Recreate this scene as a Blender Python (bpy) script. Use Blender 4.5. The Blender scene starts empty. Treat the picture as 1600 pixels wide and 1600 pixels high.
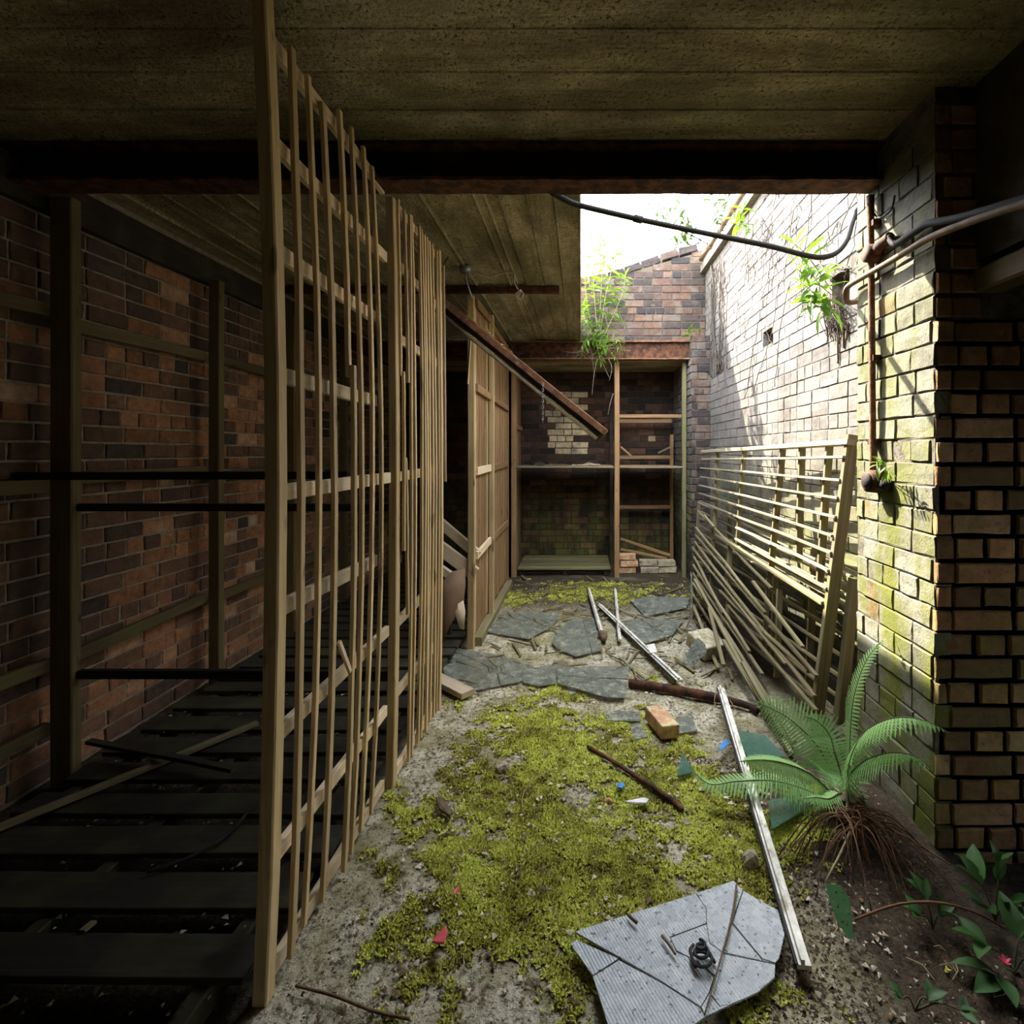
import bpy, bmesh, math, random
import numpy as np
from mathutils import Vector, Matrix

S = bpy.context.scene
COL = S.collection
# ------------------------------------------------------------------ camera, sky, sun, exposure
F, CX, CY, CAMZ = 800.0, 908.0, 705.0, 1.5           # focal length and principal point in px of the 1600 frame
cam = bpy.data.cameras.new('camera'); cam.sensor_width = 36; cam.lens = F / 1600 * 36
cam.shift_x = -(CX - 800) / 1600; cam.shift_y = (CY - 800) / 1600
cam.clip_start = 0.02
co = bpy.data.objects.new('camera', cam); COL.objects.link(co)
co.location = (0, 0, CAMZ); co.rotation_euler = (math.pi / 2, 0, 0); S.camera = co

S.view_settings.view_transform = 'Standard'; S.view_settings.look = 'None'
S.view_settings.gamma = 1; S.view_settings.use_curve_mapping = False
S.view_settings.exposure = 4.28
S.cycles.max_bounces = 10; S.cycles.diffuse_bounces = 7; S.cycles.transparent_max_bounces = 12
S.cycles.use_denoising = True; S.cycles.sample_clamp_indirect = 8

SUN = Vector((0.55, -0.77, -1.0)).normalized()        # travel direction of the sunlight
sl = bpy.data.lights.new('sun', 'SUN'); sl.energy = 1.78; sl.angle = 0.009; sl.color = (1.0, 0.92, 0.78)
so = bpy.data.objects.new('sun', sl); COL.objects.link(so); so.location = (-4, 8, 9)
so.rotation_euler = SUN.to_track_quat('-Z', 'Y').to_euler()

W = bpy.data.worlds.new('sky'); S.world = W; W.use_nodes = True
nt = W.node_tree; nt.nodes.clear()
def wn(t, **k):
    n = nt.nodes.new(t)
    for a, b in k.items(): setattr(n, a, b)
    return n
sky = wn('ShaderNodeTexSky', sky_type='NISHITA', sun_disc=False, sun_elevation=math.radians(46.6),
         sun_rotation=math.atan2(-SUN.x, -SUN.y), air_density=1.0, dust_density=1.5, ozone_density=1.0)
tc = wn('ShaderNodeTexCoord'); nz = wn('ShaderNodeTexNoise'); nz.inputs['Scale'].default_value = 2.6
nz.inputs['Detail'].default_value = 6; nz.inputs['Roughness'].default_value = 0.55
rp = wn('ShaderNodeValToRGB'); rp.color_ramp.elements[0].position = 0.36; rp.color_ramp.elements[1].position = 0.62
mu = wn('ShaderNodeMix', data_type='RGBA', blend_type='MULTIPLY'); mu.inputs[0].default_value = 1
mu.inputs['B'].default_value = (0.17, 0.17, 0.17, 1)
mx = wn('ShaderNodeMix', data_type='RGBA'); mx.inputs['B'].default_value = (1.12, 1.13, 1.15, 1)
bg = wn('ShaderNodeBackground'); bg.inputs['Strength'].default_value = 0.84; out = wn('ShaderNodeOutputWorld')
L = nt.links.new
L(tc.outputs['Generated'], nz.inputs['Vector']); L(nz.outputs['Fac'], rp.inputs['Fac'])
L(sky.outputs[0], mu.inputs['A']); L(mu.outputs['Result'], mx.inputs['A']); L(rp.outputs['Color'], mx.inputs['Factor'])
L(mx.outputs['Result'], bg.inputs['Color']); L(bg.outputs[0], out.inputs['Surface'])

# ------------------------------------------------------------------ where a pixel's ray meets the place
def V(*a): return Vector(a)
def ray(u, v): return V((u - CX) / F, 1.0, -(v - CY) / F)
def atY(u, v, Y): d = ray(u, v); return V(d.x * Y, Y, CAMZ + d.z * Y)
def atX(u, v, X): d = ray(u, v); t = X / d.x; return V(X, t, CAMZ + d.z * t)
def atZ(u, v, z=0.0): d = ray(u, v); t = (z - CAMZ) / d.z; return V(d.x * t, t, z)
def onpl(u, v, p, n): d = ray(u, v); o = V(0, 0, CAMZ); return o + d * ((p - o).dot(n) / d.dot(n))

# ------------------------------------------------------------------ object helpers
WM = {}
def place(o, m, parent=None):
    WM[o.name] = m
    if parent is not None:
        o.parent = parent; o.matrix_parent_inverse = WM[parent.name].inverted()
    o.matrix_basis = m
    return o
def obj(name, me, m=None, parent=None, mat=None, kind=None):
    o = bpy.data.objects.new(name, me); COL.objects.link(o)
    if mat is not None and not me.materials: me.materials.append(mat)
    if kind: o['kind'] = kind
    return place(o, m or Matrix.Identity(4), parent)
def thing(name, label, cat, loc=(0, 0, 0), group=None):
    o = bpy.data.objects.new(name, None); COL.objects.link(o); o.empty_display_size = 0.1
    o['label'] = label; o['category'] = cat
    if group: o['group'] = group
    return place(o, Matrix.Translation(Vector(loc)))
def tag(o, label, cat, group=None):
    o['label'] = label; o['category'] = cat
    if group: o['group'] = group
    return o
def mesh(vs, fs, tone=None, smooth=False, name='m'):
    me = bpy.data.meshes.new(name); me.from_pydata([tuple(v) for v in vs], [], fs); me.update()
    if tone is not None:
        a = me.attributes.new('tone', 'FLOAT', 'POINT')
        t = np.full(len(vs), tone, dtype=np.float32) if np.isscalar(tone) else np.asarray(tone, dtype=np.float32)
        a.data.foreach_set('value', t)
    if smooth: me.shade_smooth()
    return me
def frame(z, up):
    z = z.normalized(); x = up.cross(z)
    if x.length < 1e-5: x = V(1, 0, 0).cross(z)
    x.normalize(); y = z.cross(x)
    return x, y, z
def matx(x, y, z, p): return Matrix(((x.x, y.x, z.x, p.x), (x.y, y.y, z.y, p.y), (x.z, y.z, z.z, p.z), (0, 0, 0, 1)))
rng = random.Random(7)

def stick(name, p0, p1, w, t, mat, parent=None, up=V(0, 0, 1), bow=V(0, 0, 0), seg=1, jit=0.002, end=0.0, r=None):
    """a sawn timber from p0 to p1; w along up x z, t along y; bow = world offset at mid length"""
    r = r or rng
    x, y, z = frame(p1 - p0, up); Ln = (p1 - p0).length
    bl = V(bow.dot(x), bow.dot(y), bow.dot(z)); c = min(w, t) * 0.10
    prof = [(-w/2+c, -t/2), (w/2-c, -t/2), (w/2, -t/2+c), (w/2, t/2-c), (w/2-c, t/2), (-w/2+c, t/2), (-w/2, t/2-c), (-w/2, -t/2+c)]
    vs, fs = [], []
    for i in range(seg + 1):
        s = i / seg; k = 4 * s * (1 - s); jx, jy = (r.uniform(-jit, jit), r.uniform(-jit, jit))
        for a, b in prof:
            zz = s * Ln + (r.uniform(-end, end) if i in (0, seg) else 0)
            vs.append((a + bl.x * k + jx, b + bl.y * k + jy, zz))
    for i in range(seg):
        for k in range(8):
            k2 = (k + 1) % 8; fs.append((i*8+k, i*8+k2, i*8+8+k2, i*8+8+k))
    fs.append(tuple(range(7, -1, -1))); fs.append(tuple(seg*8 + k for k in range(8)))
    return obj(name, mesh(vs, fs), matx(x, y, z, p0), parent, mat)

def smoothpath(pts, n=6):
    P = [Vector(p) for p in pts]
    if len(P) < 3: return P
    out = []
    for i in range(len(P) - 1):
        a, b, c, d = P[max(i-1, 0)], P[i], P[i+1], P[min(i+2, len(P)-1)]
        for k in range(n):
            t = k / n
            out.append(0.5*((2*b) + (c-a)*t + (2*a-5*b+4*c-d)*t*t + (3*b-a-3*c+d)*t**3))
    out.append(P[-1]); return out
def tube_data(pts, rad, sides=8, vs=None, fs=None):
    vs = [] if vs is None else vs; fs = [] if fs is None else fs
    n = len(pts); b = len(vs); up = V(0.13, 0.2, 1)
    for i, p in enumerate(pts):
        d = (pts[min(i+1, n-1)] - pts[max(i-1, 0)])
        x, y, z = frame(d, up); rr = rad[i] if hasattr(rad, '__len__') else rad
        for k in range(sides):
            a = 2*math.pi*k/sides; vs.append(p + x*(rr*math.cos(a)) + y*(rr*math.sin(a)))
    for i in range(n-1):
        for k in range(sides):
            k2 = (k+1) % sides; fs.append((b+i*sides+k, b+i*sides+k2, b+(i+1)*sides+k2, b+(i+1)*sides+k))
    fs.append(tuple(b+k for k in range(sides-1, -1, -1))); fs.append(tuple(b+(n-1)*sides+k for k in range(sides)))
    return vs, fs
def tube(name, pts, rad, mat, parent=None, sides=8, smooth=6, kind=None):
    P = smoothpath(pts, smooth) if smooth else [Vector(p) for p in pts]
    o0 = P[0].copy(); P = [p - o0 for p in P]
    if hasattr(rad, '__len__') and len(rad) != len(P):
        rad = list(np.interp(np.linspace(0, 1, len(P)), np.linspace(0, 1, len(rad)), rad))
    vs, fs = tube_data(P, rad, sides)
    return obj(name, mesh(vs, fs, smooth=True), Matrix.Translation(o0), parent, mat, kind)
def boxdata(lo, hi, vs=None, fs=None):
    vs = [] if vs is None else vs; fs = [] if fs is None else fs
    b = len(vs); x0, y0, z0 = lo; x1, y1, z1 = hi
    vs += [V(x0,y0,z0), V(x1,y0,z0), V(x1,y1,z0), V(x0,y1,z0), V(x0,y0,z1), V(x1,y0,z1), V(x1,y1,z1), V(x0,y1,z1)]
    fs += [tuple(b+i for i in q) for q in ((3,2,1,0),(4,5,6,7),(0,1,5,4),(1,2,6,5),(2,3,7,6),(3,0,4,7))]
    return vs, fs
def box(name, lo, hi, mat, parent=None, kind=None):
    vs, fs = boxdata(lo, hi); return obj(name, mesh(vs, fs), None, parent, mat, kind)

# smooth lattice noise in numpy
def vnoise(x, y, sc, seed=0):
    x = np.asarray(x, float) * sc; y = np.asarray(y, float) * sc
    xi = np.floor(x).astype(np.int64); yi = np.floor(y).astype(np.int64); fx = x - xi; fy = y - yi
    def h(a, b):
        n = (a * 374761393 + b * 668265263 + seed * 1442695041) & 0x7fffffff
        n = (n ^ (n >> 13)) * 1274126177 & 0x7fffffff
        return ((n ^ (n >> 16)) & 0xffff) / 65535.0
    sx = fx*fx*(3-2*fx); sy = fy*fy*(3-2*fy)
    return (h(xi,yi)*(1-sx)+h(xi+1,yi)*sx)*(1-sy) + (h(xi,yi+1)*(1-sx)+h(xi+1,yi+1)*sx)*sy
def fbm(x, y, sc, seed=0, o=4):
    t = 0; a = 0.5; s = 0
    for i in range(o): t = t + a*vnoise(x, y, sc*2**i, seed+i); s += a; a *= 0.5
    return t / s

# ------------------------------------------------------------------ materials
class NT:
    def __init__(s, name):
        s.m = bpy.data.materials.new(name); s.m.use_nodes = True; s.t = s.m.node_tree; s.t.nodes.clear()
        s.o = s.t.nodes.new('ShaderNodeOutputMaterial'); s.p = s.t.nodes.new('ShaderNodeBsdfPrincipled')
        s.t.links.new(s.p.outputs[0], s.o.inputs[0])
    def n(s, t, **k):
        n = s.t.nodes.new(t)
        for a, b in k.items(): setattr(n, a, b)
        return n
    def l(s, a, b): s.t.links.new(a, b)
    def put(s, sock, v):
        if hasattr(v, 'is_linked') or hasattr(v, 'links'): s.l(v, sock)
        elif isinstance(v, (tuple, list)) and len(v) == 3 and sock.type == 'RGBA': sock.default_value = (*v, 1)
        else: sock.default_value = v
    def noise(s, vec, scale, detail=4, rough=0.55, dist=0.0):
        n = s.n('ShaderNodeTexNoise'); s.l(vec, n.inputs['Vector'])
        n.inputs['Scale'].default_value = scale; n.inputs['Detail'].default_value = detail
        n.inputs['Roughness'].default_value = rough; n.inputs['Distortion'].default_value = dist
        return n.outputs['Fac']
    def ramp(s, fac, stops, interp='LINEAR'):
        r = s.n('ShaderNodeValToRGB'); e = r.color_ramp; e.interpolation = interp
        while len(e.elements) < len(stops): e.elements.new(0.5)
        for i, (p, c) in enumerate(stops):
            e.elements[i].position = p
            e.elements[i].color = (c, c, c, 1) if not hasattr(c, '__len__') else (*c, 1)
        s.l(fac, r.inputs[0]); return r.outputs[0]
    def mix(s, f, a, b, mode='MIX'):
        m = s.n('ShaderNodeMix', data_type='RGBA', blend_type=mode)
        s.put(m.inputs['Factor'], f); s.put(m.inputs['A'], a); s.put(m.inputs['B'], b); return m.outputs['Result']
    def math(s, op, a, b=0.0):
        m = s.n('ShaderNodeMath', operation=op); s.put(m.inputs[0], a); s.put(m.inputs[1], b); return m.outputs[0]
    def mapping(s, vec, scale=(1,1,1), loc=None):
        m = s.n('ShaderNodeMapping'); s.l(vec, m.inputs['Vector']); m.inputs['Scale'].default_value = scale
        if loc is not None: s.put(m.inputs['Location'], loc)
        return m.outputs[0]
    def bump(s, h, strength=0.5, dist=0.01):
        b = s.n('ShaderNodeBump'); b.inputs['Strength'].default_value = strength; b.inputs['Distance'].default_value = dist
        s.l(h, b.inputs['Height']); s.l(b.outputs[0], s.p.inputs['Normal']); return b
    def done(s, col, rough=0.85, metal=0.0, spec=0.3):
        s.put(s.p.inputs['Base Color'], col); s.put(s.p.inputs['Roughness'], rough)
        s.put(s.p.inputs['Metallic'], metal); s.put(s.p.inputs['Specular IOR Level'], spec); return s.m
    @property
    def pos(s): return s.n('ShaderNodeNewGeometry').outputs['Position']
    @property
    def oc(s): return s.n('ShaderNodeTexCoord').outputs['Object']
    @property
    def rnd(s): return s.n('ShaderNodeObjectInfo').outputs['Random']
    def attr(s, a): return s.n('ShaderNodeAttribute', attribute_name=a).outputs['Fac']

def m_wood(name, a, b, c, dark=0.0, green=0.0, rough=0.75):
    k = NT(name); r = k.rnd
    off = k.n('ShaderNodeCombineXYZ'); k.l(k.math('MULTIPLY', r, 37.0), off.inputs[0]); k.l(k.math('MULTIPLY', r, 91.0), off.inputs[2])
    v = k.mapping(k.oc, (55, 55, 2.2), off.outputs[0])
    g = k.math('ADD', k.math('MULTIPLY', k.noise(v, 1.0, 5, 0.6, 0.6), 0.65), k.math('MULTIPLY', k.noise(k.mapping(k.oc, (170, 170, 3.0), off.outputs[0]), 1.0, 4, 0.65), 0.35))
    col = k.ramp(g, [(0.25, a), (0.5, b), (0.75, c)])
    knots = k.noise(k.mapping(k.oc, (9, 9, 3.0), off.outputs[0]), 1.6, 2)
    col = k.mix(k.ramp(knots, [(0.66, 0.0), (0.72, 0.75)]), col, tuple(x*0.35 for x in a))
    blot = k.noise(k.pos, 3.0, 4)
    col = k.mix(k.ramp(blot, [(0.35, 0.0), (0.7, 0.35+dark)]), col, tuple(x*0.45 for x in b))
    col = k.mix(1.0, col, k.ramp(r, [(0.0, 0.72), (1.0, 1.15)]), 'MULTIPLY')
    if green: col = k.mix(k.ramp(k.noise(k.pos, 5.0, 5), [(0.45, 0.0), (0.7, green)]), col, (0.13, 0.15, 0.04))
    k.bump(g, 0.45, 0.004)
    return k.done(col, rough)
def m_brick(name, stops, wash=None, washamt=(0.5, 0.6), algae=0.0, algz=(0.2, 1.6), spots=(0.05, 0.045, 0.04), spotamt=0.5, base=None, alg=(0.20, 0.22, 0.035)):
    k = NT(name); p = k.pos; t = k.attr('tone')
    col = k.ramp(t, stops)
    n1 = k.noise(p, 22, 5, 0.65); col = k.mix(1.0, col, k.ramp(n1, [(0.3, 0.62), (0.7, 1.25)]), 'MULTIPLY')
    if wash is not None:
        n2 = k.noise(p, 6.5, 6, 0.65)
        f = k.ramp(k.math('ADD', n2, k.math('MULTIPLY', k.math('SUBTRACT', t, 0.5), 0.16)), [(washamt[0], 0.0), (washamt[1], 0.95)])
        col = k.mix(f, col, wash)
    col = k.mix(k.ramp(k.noise(p, 60, 3, 0.6), [(0.60, 0.0), (0.70, spotamt)]), col, spots)
    col = k.mix(k.ramp(k.noise(p, 2.1, 4), [(0.50, 0.0), (0.72, 0.55)]), col, tuple(x*0.5 for x in spots))
    if algae:
        z = k.n('ShaderNodeSeparateXYZ'); k.l(p, z.inputs[0])
        hz = k.ramp(k.math('MULTIPLY', z.outputs['Z'], 0.3), [(algz[0]*0.3, 1.0), (algz[1]*0.3, 0.0)])
        st = k.noise(k.mapping(p, (7, 7, 2.5)), 1.0, 5, 0.6)
        f = k.math('MULTIPLY', k.ramp(st, [(0.40, 0.0), (0.58, algae)]), hz)
        col = k.mix(f, col, alg)
        if base: col = k.mix(k.math('MULTIPLY', k.ramp(k.math('ADD', z.outputs['Z'], k.math('MULTIPLY', n1, 0.5)), [(0.55, 0.85), (1.0, 0.0)]), 1.0), col, base)  # dark wall foot: dirt plus painted-in shade behind the leaning panels
    k.bump(k.math('ADD', n1, k.math('MULTIPLY', k.noise(p, 120, 3), 0.4)), 0.6, 0.006)
    return k.done(col, 0.9)
def m_plain(name, col, var=0.3, scale=15, rough=0.8, metal=0.0, bump=0.3, col2=None, amt=(0.5, 0.65), spec=0.3):
    k = NT(name); p = k.pos; n = k.noise(p, scale, 5, 0.6)
    c = k.mix(1.0, col, k.ramp(n, [(0.3, 1-var), (0.7, 1+var)]), 'MULTIPLY')
    if col2: c = k.mix(k.ramp(k.noise(p, scale*0.6, 5, 0.65), [(amt[0], 0.0), (amt[1], 1.0)]), c, col2)
    if bump: k.bump(k.noise(p, scale*4, 4), bump, 0.004)
    return k.done(c, rough, metal, spec)
def m_concrete(name, axis):
    k = NT(name); p = k.pos
    st = k.noise(k.mapping(p, (1.0, 8, 8) if axis == 'x' else (8, 1.0, 8)), 1.0, 6, 0.65, 0.8)
    n = k.noise(p, 11, 6, 0.7); pit = k.noise(p, 70, 4, 0.65); wide = k.noise(k.mapping(p, (1.0, 3.0, 3) if axis == 'x' else (3.0, 1.0, 3)), 1.3, 4)
    c = k.ramp(st, [(0.3, (0.27, 0.205, 0.10)), (0.5, (0.50, 0.41, 0.235)), (0.72, (0.64, 0.56, 0.36))])
    c = k.mix(1.0, c, k.ramp(n, [(0.3, 0.6), (0.7, 1.25)]), 'MULTIPLY')
    c = k.mix(k.ramp(wide, [(0.48, 0.0), (0.62, 0.65)]), c, (0.12, 0.09, 0.045))
    c = k.mix(k.math('MULTIPLY', k.ramp(pit, [(0.52, 0.0), (0.64, 0.9)]), k.ramp(n, [(0.38, 0.1), (0.55, 1.0)])), c, (0.035, 0.025, 0.012))
    c = k.mix(k.ramp(k.noise(p, 1.7, 4), [(0.46, 0.0), (0.7, 0.5)]), c, (0.14, 0.145, 0.035))
    k.bump(k.math('ADD', k.math('ADD', k.math('MULTIPLY', pit, -0.9), k.math('MULTIPLY', st, 1.6)), n), 1.0, 0.016)
    return k.done(c, 0.92)
def m_leaf(name, a, b, trans=0.45):
    k = NT(name); c = k.mix(k.noise(k.pos, 30, 3), a, b)
    c = k.mix(1.0, c, k.ramp(k.rnd, [(0, 0.8), (1, 1.2)]), 'MULTIPLY')
    k.done(c, 0.5, 0, 0.35)
    tr = k.n('ShaderNodeBsdfTranslucent'); k.l(c, tr.inputs[0]); ms = k.n('ShaderNodeMixShader'); ms.inputs[0].default_value = trans
    k.l(k.p.outputs[0], ms.inputs[1]); k.l(tr.outputs[0], ms.inputs[2]); k.l(ms.outputs[0], k.o.inputs[0]); return k.m
def m_glass(name, col, dust, amt, alpha, rough=0.18, ribs=0.0):
    k = NT(name); p = k.pos
    d = k.ramp(k.noise(p, 20, 7, 0.75), [(amt, 0.0), (amt+0.2, 1.0)])
    sp = k.ramp(k.noise(p, 70, 3, 0.6), [(0.60, 0.0), (0.68, 0.85)])
    c = k.mix(d, col, dust); c = k.mix(sp, c, (0.03, 0.03, 0.022))
    k.done(c, k.math('ADD', k.math('MULTIPLY', d, 0.4), rough), 0.0, 0.6)
    a = k.math('MAXIMUM', k.math('MULTIPLY', d, 0.97), alpha); k.l(a, k.p.inputs['Alpha'])
    if ribs:
        w = k.n('ShaderNodeTexWave', wave_type='BANDS', bands_direction='X'); w.inputs['Scale'].default_value = ribs
        w.inputs['Distortion'].default_value = 0.4; w.inputs['Detail'].default_value = 1
        mp = k.n('ShaderNodeMapping'); k.l(p, mp.inputs['Vector']); mp.inputs['Rotation'].default_value = (0, 0, math.radians(-27))
        k.l(mp.outputs[0], w.inputs['Vector']); k.bump(w.outputs['Fac'], 0.5, 0.004)
    return k.m

RED = [(0.0, (0.075, 0.058, 0.047)), (0.3, (0.20, 0.11, 0.068)), (0.55, (0.35, 0.165, 0.085)), (0.8, (0.46, 0.235, 0.125)), (1.0, (0.55, 0.38, 0.25))]
M = dict(
    left=m_brick('red_brick', RED, wash=(0.50, 0.45, 0.38), washamt=(0.62, 0.75), spotamt=0.5),
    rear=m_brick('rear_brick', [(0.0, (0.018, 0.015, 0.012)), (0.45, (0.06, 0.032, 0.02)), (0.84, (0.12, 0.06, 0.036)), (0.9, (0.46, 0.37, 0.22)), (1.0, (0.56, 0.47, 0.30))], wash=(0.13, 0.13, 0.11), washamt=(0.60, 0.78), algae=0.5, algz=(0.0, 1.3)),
    top=m_brick('weathered_brick', [(0.0, (0.033, 0.0288, 0.03)), (0.4, (0.072, 0.048, 0.0408)), (0.75, (0.12, 0.066, 0.045)), (1.0, (0.144, 0.096, 0.069))], wash=(0.126, 0.108, 0.09), washamt=(0.52, 0.68)),
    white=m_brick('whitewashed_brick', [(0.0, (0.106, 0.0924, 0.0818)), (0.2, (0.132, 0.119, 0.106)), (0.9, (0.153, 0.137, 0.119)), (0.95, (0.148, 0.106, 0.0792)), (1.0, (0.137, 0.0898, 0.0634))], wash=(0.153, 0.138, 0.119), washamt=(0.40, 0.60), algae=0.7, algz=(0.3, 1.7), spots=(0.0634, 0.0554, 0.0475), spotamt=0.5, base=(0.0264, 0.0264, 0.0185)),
    pier=m_brick('green_stained_brick', [(0.0, (0.12, 0.114, 0.078)), (0.4, (0.15, 0.144, 0.102)), (0.9, (0.174, 0.165, 0.12)), (1.0, (0.156, 0.102, 0.036))], wash=(0.192, 0.186, 0.144), washamt=(0.45, 0.6), algae=0.95, algz=(0.8, 3.0), spots=(0.042, 0.042, 0.021), spotamt=0.75, alg=(0.105, 0.115, 0.010)),
    front=m_brick('buff_brick', [(0.0, (0.14, 0.075, 0.04)), (0.4, (0.32, 0.17, 0.08)), (0.75, (0.44, 0.25, 0.115)), (1.0, (0.46, 0.31, 0.17))], algae=0.3, algz=(1.0, 2.2), spotamt=0.6),
    mortar=m_plain('lime_mortar', (0.3, 0.255, 0.195), 0.35, 30, 0.95, bump=0.6),
    mortar_brown=m_plain('brown_mortar', (0.10, 0.08, 0.055), 0.35, 30, 0.95, bump=0.6),
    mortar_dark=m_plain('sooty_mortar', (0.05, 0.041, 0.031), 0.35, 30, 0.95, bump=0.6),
    mortar_pale=m_plain('whitewashed_mortar', (0.132, 0.114, 0.093), 0.35, 30, 0.95, bump=0.6, col2=(0.054, 0.048, 0.03), amt=(0.45, 0.6)),
    slab_x=m_concrete('board_marked_concrete', 'x'), slab_y=m_concrete('board_marked_concrete_far', 'y'),
    rust=m_plain('rusty_steel', (0.109, 0.0442, 0.0204), 0.5, 24, 0.85, 0.15, 0.6, (0.0306, 0.017, 0.0122), (0.45, 0.6)),
    rustpale=m_plain('flaking_rust', (0.177, 0.0816, 0.0408), 0.5, 30, 0.9, 0.0, 0.6, (0.231, 0.204, 0.15), (0.55, 0.65)),
    soot=m_plain('sooty_steel', (0.018, 0.014, 0.011), 0.4, 18, 0.8, 0.0, 0.5, (0.06, 0.03, 0.018), (0.62, 0.75)),
    lath=m_wood('lath_wood', (0.50, 0.34, 0.15), (0.73, 0.54, 0.28), (0.87, 0.71, 0.44)),
    rail=m_wood('rail_wood', (0.60, 0.44, 0.24), (0.80, 0.63, 0.39), (0.90, 0.77, 0.54)),
    post=m_wood('post_wood', (0.45, 0.30, 0.12), (0.68, 0.50, 0.25), (0.84, 0.67, 0.39)),
    brown=m_wood('brown_board', (0.20, 0.10, 0.045), (0.37, 0.215, 0.10), (0.52, 0.33, 0.17), green=0.3),
    grey=m_wood('weathered_wood', (0.145, 0.119, 0.0723), (0.246, 0.212, 0.136), (0.34, 0.302, 0.212), green=0.3),
    mossy=m_wood('mossy_wood', (0.10, 0.08, 0.04), (0.21, 0.17, 0.09), (0.32, 0.27, 0.155), green=0.5),
    dim=m_wood('dim_wall_timber', (0.07, 0.05, 0.024), (0.14, 0.105, 0.05), (0.21, 0.16, 0.085), green=0.3),
    dark=m_wood('dark_plank', (0.018, 0.014, 0.010), (0.034, 0.027, 0.019), (0.06, 0.05, 0.036), green=0.25),
    black=m_wood('black_timber', (0.010, 0.008, 0.006), (0.022, 0.017, 0.012), (0.04, 0.03, 0.022)),
    pale=m_wood('pale_timber', (0.55, 0.42, 0.26), (0.72, 0.58, 0.40), (0.82, 0.70, 0.52)),
    green_wood=m_wood('algae_board', (0.10, 0.085, 0.04), (0.19, 0.17, 0.08), (0.30, 0.26, 0.14), green=0.6),
    cable=m_plain('dark_conduit', (0.022, 0.020, 0.018), 0.3, 20, 0.8, 0, 0.2),
    flex=m_plain('old_white_flex', (0.42, 0.37, 0.27), 0.3, 20, 0.6, 0, 0.1),
    clay=m_plain('clay_pipe', (0.17, 0.112, 0.0612), 0.35, 15, 0.7, 0, 0.2, (0.0884, 0.068, 0.0408), (0.55, 0.7)),
    alu=m_plain('flaking_white_bar', (0.69, 0.667, 0.575), 0.3, 20, 0.5, 0.1, 0.3, (0.345, 0.31, 0.196), (0.52, 0.64)),
    seal=m_plain('black_putty_strip', (0.03, 0.03, 0.03), 0.3, 20, 0.7),
    steel=m_plain('grey_steel', (0.30, 0.30, 0.30), 0.3, 20, 0.4, 0.6),
    rock=m_plain('rubble_stone', (0.345, 0.287, 0.207), 0.4, 22, 0.95, 0, 0.8, (0.196, 0.184, 0.0805), (0.55, 0.7)),
    block=m_plain('concrete_block', (0.437, 0.38, 0.253), 0.35, 30, 0.95, 0, 0.7, (0.23, 0.207, 0.092), (0.5, 0.65)),
    loosebrick=m_plain('loose_brick', (0.483, 0.276, 0.149), 0.35, 28, 0.9, 0, 0.6, (0.575, 0.483, 0.253), (0.5, 0.62)),
    card=m_plain('cardboard', (0.22, 0.14, 0.085), 0.15, 8, 0.9, 0, 0.1),
    red=m_plain('red_wrapper', (0.55, 0.08, 0.10), 0.3, 40, 0.4), blue=m_plain('blue_plastic', (0.05, 0.22, 0.55), 0.3, 40, 0.4),
    plastic=m_plain('white_plastic', (0.75, 0.75, 0.72), 0.15, 40, 0.5),
    twig=m_plain('dry_twig', (0.16, 0.10, 0.055), 0.4, 40, 0.9), straw=m_plain('dry_grass', (0.40, 0.31, 0.16), 0.3, 40, 0.8),
    deadfern=m_plain('dead_fern', (0.17, 0.085, 0.045), 0.4, 30, 0.9),
    bark=m_plain('bark', (0.13, 0.09, 0.055), 0.4, 30, 0.95),
    fern=m_leaf('fern_green', (0.23, 0.44, 0.13), (0.38, 0.62, 0.24), 0.4), fernstem=m_plain('fern_stem', (0.10, 0.10, 0.04), 0.2, 30, 0.7),
    leaf=m_leaf('bright_leaf', (0.068, 0.156, 0.00816), (0.136, 0.245, 0.0204), 0.5), leafdark=m_leaf('dull_leaf', (0.03, 0.09, 0.025), (0.07, 0.16, 0.04), 0.25),
    leaftree=m_leaf('tree_leaf', (0.0238, 0.051, 0.00544), (0.051, 0.0884, 0.0136), 0.4),
    stem=m_plain('plant_stem', (0.25, 0.22, 0.10), 0.3, 30, 0.8), root=m_plain('hanging_root', (0.16, 0.13, 0.09), 0.3, 30, 0.9),
    vine=m_plain('dry_vine', (0.07, 0.0525, 0.0385), 0.3, 30, 0.9),
    flower=m_plain('pink_petal', (0.6, 0.08, 0.14), 0.2, 50, 0.5),
    ribglass=m_glass('ribbed_glass', (0.46, 0.50, 0.50), (0.60, 0.63, 0.61), 0.44, 0.90, 0.16, ribs=34.0),
    dustglass=m_glass('dusty_glass', (0.165, 0.18, 0.145), (0.35, 0.355, 0.27), 0.45, 0.72, 0.10),
    greenglass=m_glass('green_glass', (0.07, 0.17, 0.12), (0.14, 0.22, 0.14), 0.55, 0.6, 0.12),
    slate=m_plain('slate_dust', (0.10, 0.11, 0.10), 0.3, 30, 0.7),
    eave=m_plain('eave_board', (0.15, 0.129, 0.0952), 0.3, 20, 0.9, 0, 0.4),
)

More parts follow.
